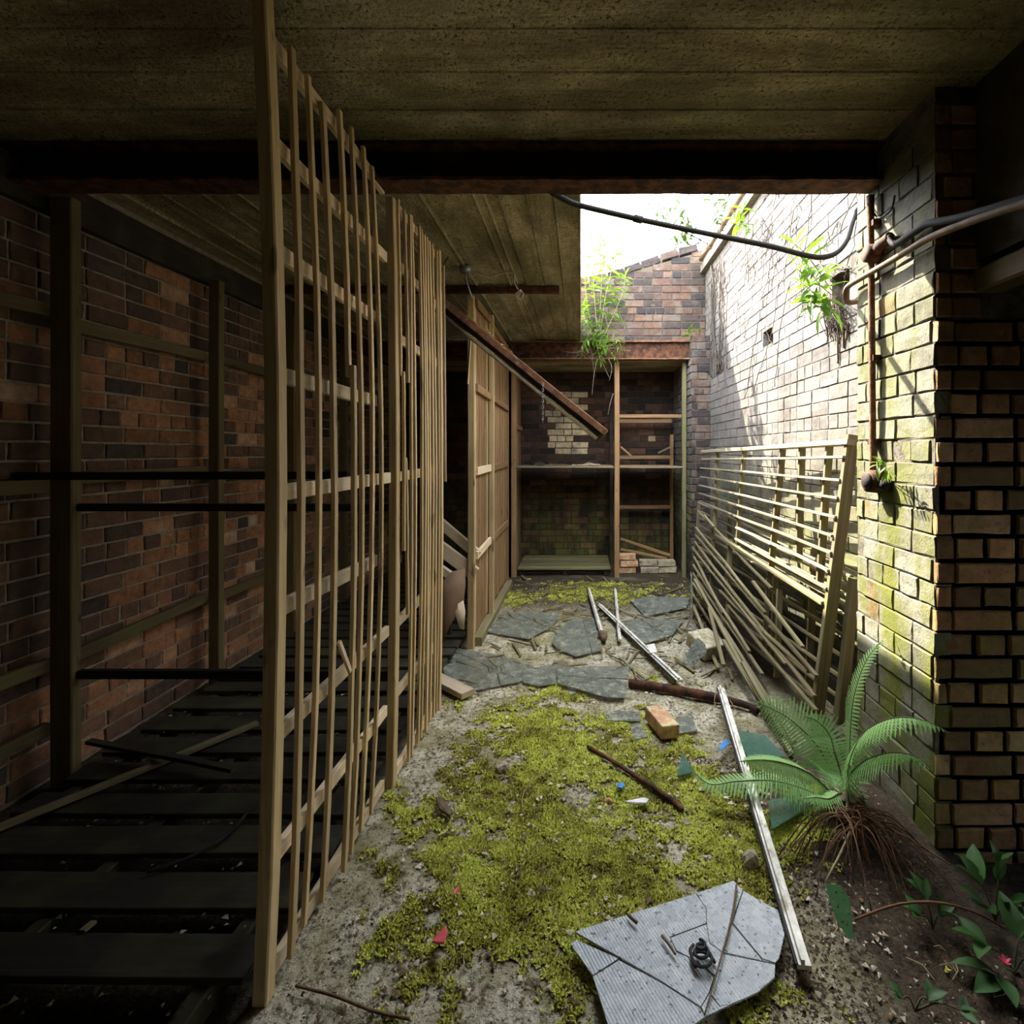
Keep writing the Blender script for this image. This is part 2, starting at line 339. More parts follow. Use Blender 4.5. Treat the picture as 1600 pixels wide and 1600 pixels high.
# ------------------------------------------------------------------ brick walls
def brick_mesh(l, h, d, tone, r, jit=0.003, c=0.006):
    def ring(x0, x1, z0, z1, y, j):
        pts = [(x0,z0),((x0+x1)/2,z0),(x1,z0),(x1,(z0+z1)/2),(x1,z1),((x0+x1)/2,z1),(x0,z1),(x0,(z0+z1)/2)]
        return [V(a+r.uniform(-j,j), y+r.uniform(-j,j)*0.7, b+r.uniform(-j,j)) for a, b in pts]
    vs = ring(-l/2+c, l/2-c, c, h-c, 0, jit) + ring(-l/2, l/2, 0, h, c, jit*0.6) + ring(-l/2, l/2, 0, h, d, 0)
    fs = [tuple(range(8))] + [(k+8, (k+1)%8+8, (k+1)%8, k) for k in range(8)] + [(k+16, (k+1)%8+16, (k+1)%8+8, k+8) for k in range(8)]
    return vs, fs
def brick_wall(parent, org, n, L0, L1, Z0, Z1, mat, course=0.086, blen=0.225, joint=0.011, depth=0.06, tone=None, skip=None,
               keep=300, seed=1, header=4, proud=0.004, seen=None, top=None, cham=0.005):
    """bricks on a wall face; org on the face, n = outward normal; u runs along (-n) x z.  The bricks that show largest become parts, the rest one mesh."""
    r = random.Random(seed); n = V(*n); yv = -n; xv = yv.cross(V(0, 0, 1)); org = V(*org)
    bank = {}
    for hd in (0, 1):
        for i in range(18):
            l = (blen/2 if hd else blen) - joint
            vs, fs = brick_mesh(l, course-joint, depth, i/17, r, min(.003, cham*.7), cham); me = mesh(vs, fs, i/17, name='brick'); me.materials.append(mat); bank[hd, i] = me
    items = []
    nz_ = int(round((Z1-Z0)/course))
    for c in range(nz_):
        z = Z0 + c*course; hd = header and (c % header == header-1)
        u = L0 - r.choice((0.25, 0.5, 0.75))*blen if not hd else L0 - r.uniform(0.2, 0.8)*blen/2
        if not hd: u = L0 - (0.25 if c % 2 else 0.75)*blen + r.uniform(-0.01, 0.01)
        while u < L1 - 0.02:
            l = blen/2 if (hd or r.random() < 0.12) else blen
            a, b = max(u, L0), min(u + l, L1)
            if b - a > 0.035:
                mid = (a+b)/2; p = org + xv*mid + V(0, 0, z)
                if not (skip and skip(mid, z+course/2, b-a)) and not (top and z+course*0.6 > top(p)):
                    t = tone(mid, z, r) if tone else r.random()
                    items.append((p, (b-a)/l, 1 if l < blen*0.8 else 0, min(17, max(0, int(t*17.99)))))
            u += l
    def vis(it):
        p = it[0]; dy = max(p.y, 0.3); u_, v_ = CX + F*p.x/dy, CY - F*(p.z-CAMZ)/dy
        inside = -20 < u_ < 1620 and -20 < v_ < 1620 and p.y > 0.3 and (seen is None or seen(u_, v_))
        d = V(p.x, p.y, p.z-CAMZ); return (1 if inside else 0.001) * abs(d.normalized().dot(n)) / d.length_squared
    items.sort(key=vis, reverse=True)
    vs, fs, ts = [], [], []
    for i, (p, s, hd, t) in enumerate(items):
        pr = r.uniform(-proud, proud) + (r.uniform(-0.004, -0.001) if r.random() < 0.06 else 0)
        m = matx(xv, yv, V(0,0,1), p + n*pr) @ Matrix.Diagonal((s, 1, 1, 1))
        if i < keep: obj('brick', bank[hd, t], m, parent)
        else:
            b = len(vs); me = bank[hd, t]
            vs += [m @ v.co for v in me.vertices]; fs += [tuple(b+k for k in f.vertices) for f in me.polygons]; ts += [t/17]*len(me.vertices)
    if vs: obj('brickwork', mesh(vs, fs, ts), None, parent, mat, 'stuff')
def hole_sheet(name, X, Y0, Y1, Z0, Z1, holes, depth, mat):
    """mortar body of a wall facing -x with square putlog holes (y0,y1,z0,z1) sunk into it"""
    ys = sorted({Y0, Y1, *[h[0] for h in holes], *[h[1] for h in holes]}); zs = sorted({Z0, Z1, *[h[2] for h in holes], *[h[3] for h in holes]})
    vs, fs = boxdata((X+depth, Y0, Z0), (X+depth+0.1, Y1, Z1))
    def q(*p): b = len(vs); vs.extend(V(*a) for a in p); fs.append((b, b+1, b+2, b+3))
    for i in range(len(ys)-1):
        for j in range(len(zs)-1):
            a, b, c, d = ys[i], ys[i+1], zs[j], zs[j+1]; cy, cz = (a+b)/2, (c+d)/2
            if any(h[0] < cy < h[1] and h[2] < cz < h[3] for h in holes): continue
            q((X,b,c),(X,a,c),(X,a,d),(X,b,d))
    for a, b, c, d in holes:
        e = X+depth; q((X,a,c),(X,b,c),(e,b,c),(e,a,c)); q((X,a,d),(e,a,d),(e,b,d),(X,b,d)); q((X,a,c),(e,a,c),(e,a,d),(X,a,d)); q((X,b,c),(X,b,d),(e,b,d),(e,b,c))
    return obj(name, mesh(vs, fs), None, None, mat, 'structure')

ZC = 2.80                                   # ceiling
XL, XR, YR = -2.44, 1.48, 7.0               # left wall, right wall, rear wall
J = 0.009                                   # mortar sits this far behind the brick faces
# left wall
wl = box('wall_left', (XL-0.25, -1.2, -0.1), (XL-J, 7.3, ZC+0.2), M['mortar'], None, 'structure')
def t_left(u, z, r):
    t = r.betavariate(1.6, 1.6) * 0.95
    return t*0.35 if vnoise(u, z, 1.6, 3) > 0.58 else t
brick_wall(wl, (XL, 0, 0), (1, 0, 0), 1.0, 7.0, 0.0, 2.58, M['left'], tone=t_left, seed=3)
# right wall: whitewashed, with square putlog holes
def hb(u, v, w=0.11, h=0.11): p = atX(u, v, XR); return (p.y-w, p.y+w, p.z-h, p.z+h)
holes = [hb(1199, 527, 0.11, 0.062), hb(1123, 577, 0.12, 0.06), hb(1312, 452, 0.10, 0.10)]
wr = hole_sheet('wall_right', XR+0.0045, 2.25, 7.2, -0.1, 3.62, holes, 0.22, M['mortar_pale'])
def skip_r(u, z, l): return any(h[0]-l*0.35 < -u < h[1]+l*0.35 and h[2]-0.02 < z < h[3]+0.02 for h in holes)
def t_white(u, z, r): return r.uniform(0.93, 1.0) if r.random() < 0.05 else r.uniform(0.0, 0.9)
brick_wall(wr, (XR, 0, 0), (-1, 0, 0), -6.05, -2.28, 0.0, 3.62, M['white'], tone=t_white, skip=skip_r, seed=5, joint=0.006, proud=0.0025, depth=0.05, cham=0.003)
box('wall_front_upper', (1.62, 2.10, 1.9), (3.25, 2.30, 2.97), M['mortar_dark'], None, 'structure')
box('trim_1', (XR-0.06, 2.25, 3.62), (XR+0.3, 7.2, 3.70), M['eave'], None, 'structure')
# pier that carries the beam on the right: its inner side and its front
wp = box('wall_right_pier', (1.26+0.005, 1.82+J, -0.1), (1.75, 2.34, ZC+0.1), M['mortar_pale'], None, 'structure')
brick_wall(wp, (1.26, 0, 0), (-1, 0, 0), -2.34, -1.822, 0.0, 2.76, M['pier'], seed=6, header=3, joint=0.007, proud=0.003, cham=0.0035, tone=lambda u, z, r: r.random()*0.9 if r.random() > 0.04 else 1.0)
wf = box('wall_front', (1.27+J, 1.82+J, -0.1), (3.2, 2.05, 1.97), M['mortar_brown'], None, 'structure')
brick_wall(wf, (0, 1.82, 0), (0, -1, 0), 1.262, 3.1, 0.0, 1.98, M['front'], seed=8, header=2, joint=0.016, proud=0.006)
brick_wall(wp, (0, 1.82, 0), (0, -1, 0), 1.262, 1.42, 1.978, 2.76, M['front'], seed=9, header=2, joint=0.016, proud=0.006)
# far pier, rear wall, and the wall above the rear beam
wq = box('wall_rear_pier', (1.26+J, 5.86+J, -0.1), (1.60, 7.2, 2.80), M['mortar_pale'], None, 'structure')
brick_wall(wq, (0, 5.86, 0), (0, -1, 0), 1.262, 1.478, 0.0, 2.80, M['top'], seed=10, header=2)
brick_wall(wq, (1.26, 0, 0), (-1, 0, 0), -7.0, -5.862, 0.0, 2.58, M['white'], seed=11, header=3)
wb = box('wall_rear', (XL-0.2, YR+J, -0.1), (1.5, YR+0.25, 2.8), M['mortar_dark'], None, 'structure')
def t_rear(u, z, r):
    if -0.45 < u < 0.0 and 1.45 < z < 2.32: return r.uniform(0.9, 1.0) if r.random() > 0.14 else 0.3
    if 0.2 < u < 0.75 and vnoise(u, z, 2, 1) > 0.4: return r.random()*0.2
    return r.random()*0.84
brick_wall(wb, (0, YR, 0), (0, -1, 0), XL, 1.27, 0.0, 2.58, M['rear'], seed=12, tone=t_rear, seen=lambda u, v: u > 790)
YU = 6.10
def utop(p): return CAMZ + 2.02 + 0.285*p.x - 0.02*math.sin(p.x*4)
def polywall(name, pts, y0, y1, mat):
    k = len(pts); vs = [V(x, y0, z) for x, z in pts] + [V(x, y1, z) for x, z in pts]
    fs = [tuple(range(k)), tuple(range(2*k-1, k-1, -1))] + [(i, i+k, (i+1) % k+k, (i+1) % k) for i in range(k)]
    return obj(name, mesh(vs, fs), None, None, mat, 'structure')
wu = polywall('wall_rear_upper', [(-0.6, 2.78), (1.5, 2.78), (1.5, CAMZ+2.40), (-0.6, CAMZ+1.80)], YU+J, YU+0.22, M['mortar_brown'])
brick_wall(wu, (0, YU, 0), (0, -1, 0), -0.55, 1.478, 2.79, 4.2, M['top'], seed=13, top=lambda p: utop(p)-0.05, header=5)
x = -0.1                                    # the sloping brick-on-edge coping
rc = random.Random(4)
while x < 1.36:
    l = rc.uniform(0.19, 0.24); a = V(x, 0, 0); b = V(x+l, 0, 0); za, zb = utop(a), utop(b)
    d = V(l, 0, zb-za).normalized(); vs, fs = brick_mesh(l-0.012, 0.085, 0.24, 0, rc, 0.006)
    t = rc.random(); me = mesh(vs, fs, t); nrm = V(-d.z, 0, d.x)
    obj('brick', me, matx(d, V(0, 1, 0), nrm, V((x+x+l)/2, YU-0.012+rc.uniform(-.01, .01), (za+zb)/2-0.045)), wu, M['top']); x += l
box('wall_back', (XL-0.2, -1.3, -0.1), (3.2, -1.2, ZC+0.2), M['mortar_dark'], None, 'structure')
vs, fs = boxdata((3.1, -1.3, -0.1), (3.25, 0.62, ZC+0.2)); boxdata((3.1, 1.1, -0.1), (3.25, 2.05, ZC+0.2), vs, fs)
boxdata((3.1, 0.62, 1.0), (3.25, 1.1, ZC+0.2), vs, fs); boxdata((3.1, 0.62, -0.1), (3.25, 1.1, 0.5), vs, fs)
obj('wall_side', mesh(vs, fs), None, None, M['mortar_dark'], 'structure')         # with an unseen side opening added to light the pier front
# right-hand upper wall on its lintel, over the opening beside the pier
box('wall_right_upper', (1.40, -1.2, 2.17), (1.62, 1.815, ZC), M['mortar_dark'], None, 'structure')
stick('trim_2', V(1.43, -1.2, 2.10), V(1.43, 1.80, 2.10), 0.10, 0.085, M['dim'], up=V(0, 0, 1))['kind'] = 'structure'

# ceilings: board-marked concrete, every board's imprint at its own depth
def slab(name, edges, lo, hi, axis, mat, thick, seed, fin=0.003, g=0.008, dev=0.004):
    r = random.Random(seed); vs, fs = [], []
    def q(*p): b = len(vs); vs.extend(V(*a) for a in p); fs.append((b, b+1, b+2, b+3))
    prev = None; N = 24
    for i in range(len(edges)-1):
        z = ZC + r.uniform(-dev, dev); a, b = edges[i], edges[i+1]
        def P(e, s, zz): return (s, e, zz) if axis == 'x' else (e, s, zz)
        for k in range(N):
            s0, s1 = lo + (hi-lo)*k/N, lo + (hi-lo)*(k+1)/N
            q(P(a, s0, z), P(a, s1, z), P(b-g, s1, z), P(b-g, s0, z))
            q(P(b-g, s0, z), P(b-g, s1, z), P(b-g*0.5, s1, ZC-fin), P(b-g*0.5, s0, ZC-fin))      # the fin squeezed between two boards
            zn = z
            q(P(b-g*0.5, s0, ZC-fin), P(b-g*0.5, s1, ZC-fin), P(b, s1, ZC), P(b, s0, ZC))
        if prev is not None: q(P(a, lo, prev), P(a, hi, prev), P(a, hi, z), P(a, lo, z))
        prev = z
    e0, e1 = edges[0], edges[-1]
    if axis == 'x': boxdata((lo, e0, ZC+0.012), (hi, e1, ZC+thick), vs, fs)
    else: boxdata((e0, lo, ZC+0.012), (e1, hi, ZC+thick), vs, fs)
    return obj(name, mesh(vs, fs), None, None, mat, 'structure')
slab('ceiling', [-1.2, -0.6, 0.0, 0.35, 0.6, 0.82, 1.03, 1.22, 1.40, 1.58, 1.76, 1.95, 2.24], -2.5, 3.1, 'x', M['slab_x'], 0.17, 2)
slab('ceiling', [-2.5, -2.3, -2.1, -1.9, -1.72, -1.52, -1.30, -1.06, -0.81, -0.54, -0.485, -0.41, -0.27, -0.13, 0.0], 2.12, 6.22, 'y', M['slab_y'], 0.15, 5, 0.010, 0.014, 0.008)
box('ceiling', (XL-0.2, 6.06, 2.585), (1.5, 7.25, 2.78), M['slab_x'], None, 'structure')
# wall plate along the top of the left wall
stick('trim_3', V(XL+0.03, 1.2, 2.66), V(XL+0.03, 6.9, 2.66), 0.05, 0.17, M['dark'], up=V(0, 0, 1))['kind'] = 'structure'

# floor
def moss_mask(x, y):
    lo = np.interp(y, [1.2, 1.42, 1.73, 2.02, 2.42, 2.7, 3.04, 3.3], [-0.25, -0.62, -0.72, -0.74, -0.70, -0.58, -0.42, -0.2])
    hi = np.interp(y, [1.2, 1.42, 1.73, 2.02, 2.42, 2.7, 3.04, 3.3], [0.0, 0.15, 0.80, 0.95, 0.85, 0.60, 0.22, -0.1])
    e = np.minimum(x-lo, hi-x); m = np.clip(e/0.30, -0.6, 1)
    m = np.minimum(m, np.clip((y-1.22)/0.5, -0.5, 1))
    m2 = np.clip((0.55-np.hypot((x-0.15)/1.6, (y-5.35)*1.2))/0.3, -1, 1)*0.9         # the patch before the alcove
    m3 = np.clip((0.35-np.hypot(x+0.6, (y-5.1)))/0.3, -1, 1)*0.8; m4 = np.clip((0.3-np.hypot(x-1.0, (y-5.3)))/0.3, -1, 1)*0.8
    m = np.maximum(np.maximum(m, m2), np.maximum(m3, m4))
    return np.clip((m*0.80 + (fbm(x, y, 5.0, 11)-0.5)*2.3 + (fbm(x, y, 17, 4, 3)-0.5)*1.9)*1.5 - 0.06, 0, 1)
def soil_mask(x, y):
    m = np.clip((x-0.62)/0.35, 0, 1)*np.clip((2.9-y)/0.5, 0, 1)
    m = np.maximum(m, np.clip((y-4.3)/1.2, 0, .85)); m = np.maximum(m, np.clip((-.86-x)/.1, 0, 1)); m = np.maximum(m, np.clip((x-.75)/.3, 0, 1)*np.clip((y-3.1)/.4, 0, .9))
    return np.clip(m*1.3 + (fbm(x, y, 4, 21)-0.5)*1.2*m, 0, 1)
def fz(x, y):
    z = (fbm(x, y, 3.0, 31)-0.5)*0.02 + (fbm(x, y, 18.0, 41, 3)-0.5)*0.012
    z = z + 0.10*np.exp(-(((np.asarray(x)-1.16)/0.22)**2 + ((np.asarray(y)-2.0)/0.28)**2)) + 0.03*np.clip((np.asarray(x)-1.0)/0.3, 0, 1)*np.clip((2.4-np.asarray(y))/0.3, 0, 1)
    return z - 0.02*np.clip((-0.86-np.asarray(x))/0.1, 0, 1)
def floorz(x, y): return float(fz(np.array([x]), np.array([y]))[0])
gx = np.arange(-2.5, 3.12, 0.024); gy = np.arange(-1.25, 7.1, 0.024)
X, Y = np.meshgrid(gx, gy); nxg, nyg = len(gx), len(gy)
Z = fz(X, Y); co_ = np.stack([X, Y, Z], -1).reshape(-1, 3).astype(np.float32)
idx = np.arange(nxg*nyg).reshape(nyg, nxg); qd = np.stack([idx[:-1,:-1], idx[:-1,1:], idx[1:,1:], idx[1:,:-1]], -1).reshape(-1, 4)
def np_mesh(co, faces, attrs=None, k=4):
    me = bpy.data.meshes.new('m'); me.vertices.add(len(co)); me.vertices.foreach_set('co', np.ascontiguousarray(co, np.float32).ravel())
    me.loops.add(faces.size); me.loops.foreach_set('vertex_index', faces.ravel().astype(np.int32))
    me.polygons.add(len(faces)); me.polygons.foreach_set('loop_start', np.arange(0, faces.size, k, dtype=np.int32))
    for n_, a in (attrs or {}).items():
        at = me.attributes.new(n_, 'FLOAT', 'POINT'); at.data.foreach_set('value', np.ascontiguousarray(a, np.float32).ravel())
    me.update(calc_edges=True); return me
me = np_mesh(co_, qd, {'moss': moss_mask(X, Y), 'soil': soil_mask(X, Y)}); me.shade_smooth()
k = NT('floor_ground'); p = k.pos
n1 = k.noise(p, 9, 6, 0.7); n2 = k.noise(p, 45, 5, 0.7); n3 = k.noise(p, 130, 3, 0.6)
c = k.ramp(n1, [(0.28, (0.28, 0.245, 0.15)), (0.48, (0.52, 0.475, 0.33)), (0.66, (0.72, 0.68, 0.52))])
c = k.mix(k.ramp(n2, [(0.50, 0.0), (0.62, 0.85)]), c, (0.055, 0.045, 0.025))
c = k.mix(k.ramp(n3, [(0.58, 0.0), (0.66, 0.6)]), c, (0.40, 0.36, 0.27))
c = k.mix(k.ramp(k.noise(p, 3.3, 5), [(0.44, 0.0), (0.62, 0.75)]), c, (0.24, 0.215, 0.085))
c = k.mix(k.ramp(k.noise(p, 17, 6, 0.7), [(0.54, 0.0), (0.64, 0.8)]), c, (0.07, 0.055, 0.025))
soilc = k.ramp(n2, [(0.35, (0.02, 0.015, 0.009)), (0.6, (0.07, 0.05, 0.03)), (0.75, (0.13, 0.095, 0.055))])
c = k.mix(k.attr('soil'), c, soilc)
c = k.mix(k.math('MULTIPLY', k.attr('moss'), 0.85), c, k.ramp(n2, [(0.35, (0.05, 0.042, 0.014)), (0.65, (0.20, 0.175, 0.06))]))
k.bump(k.math('ADD', k.math('ADD', n2, k.math('MULTIPLY', n1, 0.6)), k.math('MULTIPLY', n3, 0.5)), 0.9, 0.015); k.done(c, 0.95)
floor = obj('floor', me, None, None, k.m, 'structure')

# moss: thousands of small leafy tufts
R = np.random.default_rng(5)
def scatter_tufts(n, xr, yr, maskf, size, blades, seed, thr):
    R = np.random.default_rng(seed); x = R.uniform(*xr, n); y = R.uniform(*yr, n); m = maskf(x, y)
    keep = R.random(n) < np.clip((m-thr)/(1-thr), 0, 1); x, y, m = x[keep], y[keep], m[keep]; n = len(x); z = fz(x, y)
    ht = R.random(n)*0.6 + vnoise(x, y, 22, 9)*1.6
    pts, tn = [], []
    for b in range(blades):
        a = R.uniform(0, 2*np.pi, n); s = size*R.uniform(0.6, 1.3, n); el = R.uniform(0.15, 1.1, n)
        w = s*0.28; dx, dy = np.cos(a), np.sin(a)
        base = np.stack([x, y, z-0.002+ht*size*0.5], -1)
        tip = base + np.stack([dx*np.cos(el)*s, dy*np.cos(el)*s, np.sin(el)*s], -1)
        sd = np.stack([-dy*w, dx*w, np.zeros(n)], -1)
        pts.append(np.stack([base-sd, base+sd, tip], 1)); tn.append(np.repeat((R.random(n)*0.45+vnoise(x, y, 6, 2)*0.3+vnoise(x, y, 22, 9)*0.35-.05)[:, None], 3, 1))
    co = np.concatenate(pts).reshape(-1, 3); f = np.arange(len(co)).reshape(-1, 3)
    return np_mesh(co, f, {'tone': np.concatenate(tn)}, 3)
k = NT('moss'); c = k.ramp(k.attr('tone'), [(0.1, (0.10, 0.07, 0.025)), (0.3, (0.24, 0.215, 0.035)), (0.55, (0.48, 0.50, 0.06)), (0.9, (0.74, 0.78, 0.18))]); k.done(c, 0.8)
tag(obj('moss_carpet', scatter_tufts(150000, (-0.95, 1.15), (1.2, 3.4), moss_mask, 0.011, 5, 3, 0.15), None, None, k.m, 'stuff'), 'olive green moss growing in the aisle on pale concrete', 'moss')
tag(obj('moss_patch', scatter_tufts(22000, (-0.9, 1.3), (4.7, 6.0), moss_mask, 0.014, 4, 4, 0.2), None, None, k.m, 'stuff'), 'dark moss on the ground before the rear alcove', 'moss')
# crumbs of mortar, leaf bits and grit on the floor
def crumbs(n, xr, yr, size, seed, zoff=0.0):
    R = np.random.default_rng(seed); x = R.uniform(*xr, n); y = R.uniform(*yr, n); z = fz(x, y)+zoff; s = size*np.minimum(R.lognormal(0, 0.55, n), 1.9)
    base = np.array([[1, 0, -0.4], [-0.5, 0.87, -0.4], [-0.5, -0.87, -0.4], [0, 0, 0.6]])
    pts = base[None]*R.uniform(0.4, 1.3, (n, 4, 3)); a = R.uniform(0, 6.28, n); c_, s_ = np.cos(a)[:, None], np.sin(a)[:, None]
    px = pts[..., 0]*c_-pts[..., 1]*s_; py = pts[..., 0]*s_+pts[..., 1]*c_
    P = np.stack([px*s[:, None]+x[:, None], py*s[:, None]+y[:, None], pts[..., 2]*s[:, None]*0.6+z[:, None]+s[:, None]*0.15], -1)
    f = (np.array([[0, 1, 3], [1, 2, 3], [2, 0, 3]])[None]+np.arange(n)[:, None, None]*4).reshape(-1, 3)
    return np_mesh(P.reshape(-1, 3), f, {'tone': np.repeat(R.random(n)[:, None], 4, 1)}, 3)
k = NT('grit'); c = k.ramp(k.attr('tone'), [(0.0, (0.03, 0.022, 0.015)), (0.4, (0.11, 0.075, 0.045)), (0.72, (0.20, 0.13, 0.075)), (0.86, (0.36, 0.31, 0.22)), (1.0, (0.50, 0.46, 0.36))]); k.done(c, 0.95)
tag(obj('floor_grit', crumbs(22000, (-0.84, 1.2), (1.2, 5.8), 0.0046, 8), None, None, k.m, 'stuff'), 'fine grit, mortar crumbs and leaf bits over the aisle floor', 'grit')
tag(obj('mortar_crumbs', crumbs(2600, (-0.75, 0.95), (1.3, 3.3), 0.0075, 19, 0.010), None, None, m_plain('mortar_crumb', (0.52, 0.45, 0.33), 0.6, 25, 0.95, col2=(0.16, 0.10, 0.05), amt=(0.48, 0.52)), 'stuff'), 'pale mortar crumbs and brown leaf bits lying on the moss', 'crumbs')
tag(obj('leaf_litter', crumbs(9000, (0.45, 1.24), (1.15, 2.5), 0.0065, 9), None, None, m_plain('litter', (0.055, 0.036, 0.02), 0.6, 60, 0.95), 'stuff'), 'dark soil crumbs and rotted leaves around the fern', 'litter')
tag(obj('board_dust', crumbs(1500, (-2.25, -0.95), (1.3, 5.0), 0.008, 10, 0.085), None, None, k.m, 'stuff'), 'flakes and crumbs lying on the dark slatted duckboards', 'dust')

# ================================================================== OBJECTS
# ------------------------------------------------------------------ steel girders
def girder(label, x0, x1, y, z0, z1, flange, web_mat, fl_mat):
    t = thing('steel_girder', label, 'girder', ((x0+x1)/2, y, z0))
    box('web', (x0, y-0.008, z0+0.012), (x1, y+0.008, z1-0.012), web_mat, t)
    r = random.Random(int(y*100))
    for nm, za, zb in (('bottom_flange', z0, z0+0.014), ('top_flange', z1-0.014, z1)):
        N = 60; vs, fs = [], []                                 # rusted, wavy edge
        for i in range(N+1):
            xx = x0+(x1-x0)*i/N; e = flange/2
            for yy, zz in ((y-e+r.uniform(0, .004), za), (y-e+r.uniform(0, .004), zb), (y+e-r.uniform(0, .004), zb), (y+e-r.uniform(0, .004), za)):
                vs.append(V(xx, yy, zz+r.uniform(-.0025, .0025)))
        for i in range(N):
            for k in range(4): fs.append((i*4+k, i*4+(k+1) % 4, i*4+4+(k+1) % 4, i*4+4+k))
        fs += [(3, 2, 1, 0), tuple(N*4+k for k in range(4))]
        obj(nm, mesh(vs, fs), None, t, fl_mat)
    return t
girder('dark rusty steel girder spanning the room under the near concrete ceiling', XL, 1.275, 2.19, 2.63, 2.79, 0.125, M['soot'], M['rust'])
girder('red-brown rusted girder over the rear alcove, plants growing on it', XL, 1.30, 6.0, 2.57, 2.785, 0.12, M['rust'], M['rustpale'])

# ------------------------------------------------------------------ the slatted partition panels down the aisle
def xo(z): s = z/2.7; return -0.034 + 0.036*4*s*(1-s)
UPX = V(1, 0, 0)
def vert(name, x, y, z0, z1, wy, tx, mat, par, bowk=1.0, j=0.003, seg=8, dx0=0.0, dx1=0.0):
    b = 4*0.036*bowk
    s0, s1 = z0/2.7, z1/2.7; f = lambda s: -0.034*bowk + b*s*(1-s); m = f((s0+s1)/2) - (f(s0)+f(s1))/2
    return stick(name, V(x+f(s0)+dx0, y, z0), V(x+f(s1)+dx1, y+rng.uniform(-.006, .006), z1), wy, tx, mat, par, up=UPX, bow=V(m, 0, 0), seg=seg, jit=j*0.4)
p1 = thing('slatted_screen', 'tall slatted timber screen standing under the near ceiling, thick bowed end post', 'screen', (-0.84, 1.40, 0))
vert('post', -0.837, 1.402, 0.0, 2.775, 0.044, 0.040, M['post'], p1)
RZ1 = [0.045, 0.374, 0.72, 1.053, 1.395, 1.713, 2.05, 2.353, 2.64]
for i, z in enumerate(RZ1):
    r0, r1 = V(-0.842+xo(z), 1.425, z+rng.uniform(-.01, .01)), V(-0.842+xo(z)*0.8, 2.09 if i in (5, 3, 6) else 2.235, z+rng.uniform(-.012, .012))
    stick('rail', r0, r1, 0.020, 0.046, M['rail'], p1, seg=3, jit=0.0012)
for i, u in enumerate([476, 503, 527, 551, 568.5, 586, 601]):
    y = 0.80*F/(CX-u); zt = 2.69-rng.uniform(0, .05)
    if i == 3:                      # snapped in the middle, its halves out of line
        vert('lath', -0.812, y, 1.76, zt, 0.021, 0.015, M['lath'], p1); vert('lath', -0.800, y+0.004, 0.03, 1.80, 0.021, 0.015, M['lath'], p1, dx1=0.004)
    else: vert('lath', -0.812, y, 0.02+rng.uniform(0, .02), zt, 0.021+rng.uniform(-.003, .004), 0.014, M['lath'], p1, bowk=1.0+rng.uniform(-.25, .3), dx0=rng.uniform(-.006, .006), dx1=rng.uniform(-.008, .008))
stick('splinter', atY(530, 1003, 1.70), atY(546, 1050, 1.74), 0.016, 0.010, M['rail'], p1, up=UPX)
p2 = thing('slatted_screen', 'slatted timber screen in line behind the bowed one, just past the steel girder', 'screen', (-0.83, 2.28, 0))
vert('post', -0.834, 2.29, 0.0, 2.625, 0.05, 0.036, M['post'], p2, 0.5)
vert('post', -0.822, 2.985, 0.0, 2.67, 0.035, 0.030, M['post'], p2, 0.4)
for z in (0.04, 0.40, 0.72, 1.385, 2.02, 2.36, 2.62):
    stick('rail', V(-0.838+xo(z)*0.4, 2.316, z), V(-0.836+xo(z)*0.4, 2.966, z+rng.uniform(-.02, .02)), 0.018, 0.045, M['rail'], p2, seg=2, jit=0.001)
for i, u in enumerate([628.5, 633.5, 638, 644, 649.5, 654.5, 660, 664.5, 669, 673.5, 678, 682, 686]):
    y = 0.806*F/(CX-u); zt = 2.66-rng.uniform(0, .04)
    if i in (1, 3, 5, 7) : 
        if i in (1, 5): continue
    if i == 0:
        vert('lath', -0.812, y, 1.84, zt, 0.018, 0.013, M['lath'], p2, .5); vert('lath', -0.803, y+.008, 1.05, 1.86, 0.018, 0.013, M['lath'], p2, .5)
    elif i == 2:
        vert('lath', -0.812, y, 1.82, zt, 0.018, 0.013, M['lath'], p2, .5, dx0=.006); vert('lath', -0.806, y, 0.74, 1.47, 0.018, 0.013, M['lath'], p2, .5, dx1=-.012)
    else: vert('lath', -0.812, y, 0.02, zt, 0.018, 0.013, M['lath'], p2, .5*rng.uniform(.6, 1.4), dx0=rng.uniform(-.005, .005), dx1=rng.uniform(-.005, .005))
vert('lath', -0.806, 3.035, 1.32, 2.60, 0.016, 0.012, M['lath'], p2, .3)

p3 = thing('slatted_screen', 'close-slatted timber screen beyond the doorway gap, rails across its front', 'screen', (-0.83, 3.9, 0))
vert('post', -0.832, 3.895, 0.0, 2.68, 0.05, 0.052, M['post'], p3, 0.2)
vert('post', -0.792, 4.53, 0.02, 2.70, 0.055, 0.045, M['post'], p3, 0.1)
vert('post', -0.828, 5.70, 0.02, 2.66, 0.05, 0.04, M['brown'], p3, 0.1)
for z in (0.70, 1.345, 1.99, 2.64):
    stick('rail', V(-0.800, 3.922, z), V(-0.800, 4.50, z+rng.uniform(-.02, .02)), 0.022, 0.06, M['brown'] if z in (1.99, 2.64) else M['rail'], p3, seg=2, jit=0.001)
    stick('rail', V(-0.812, 4.56, z), V(-0.812, 5.67, z+rng.uniform(-.02, .02)), 0.022, 0.06, M['brown'], p3, seg=2, jit=0.001)
y = 3.965
while y < 4.48: vert('lath', -0.824, y, 0.09, 2.64, 0.034, 0.018, M['brown'] if rng.random() < .6 else M['lath'], p3, .15); y += 0.063
y = 4.60
while y < 5.66: vert('lath', -0.832, y, 0.09, 2.64, 0.050, 0.016, M['brown'], p3, .1); y += 0.074
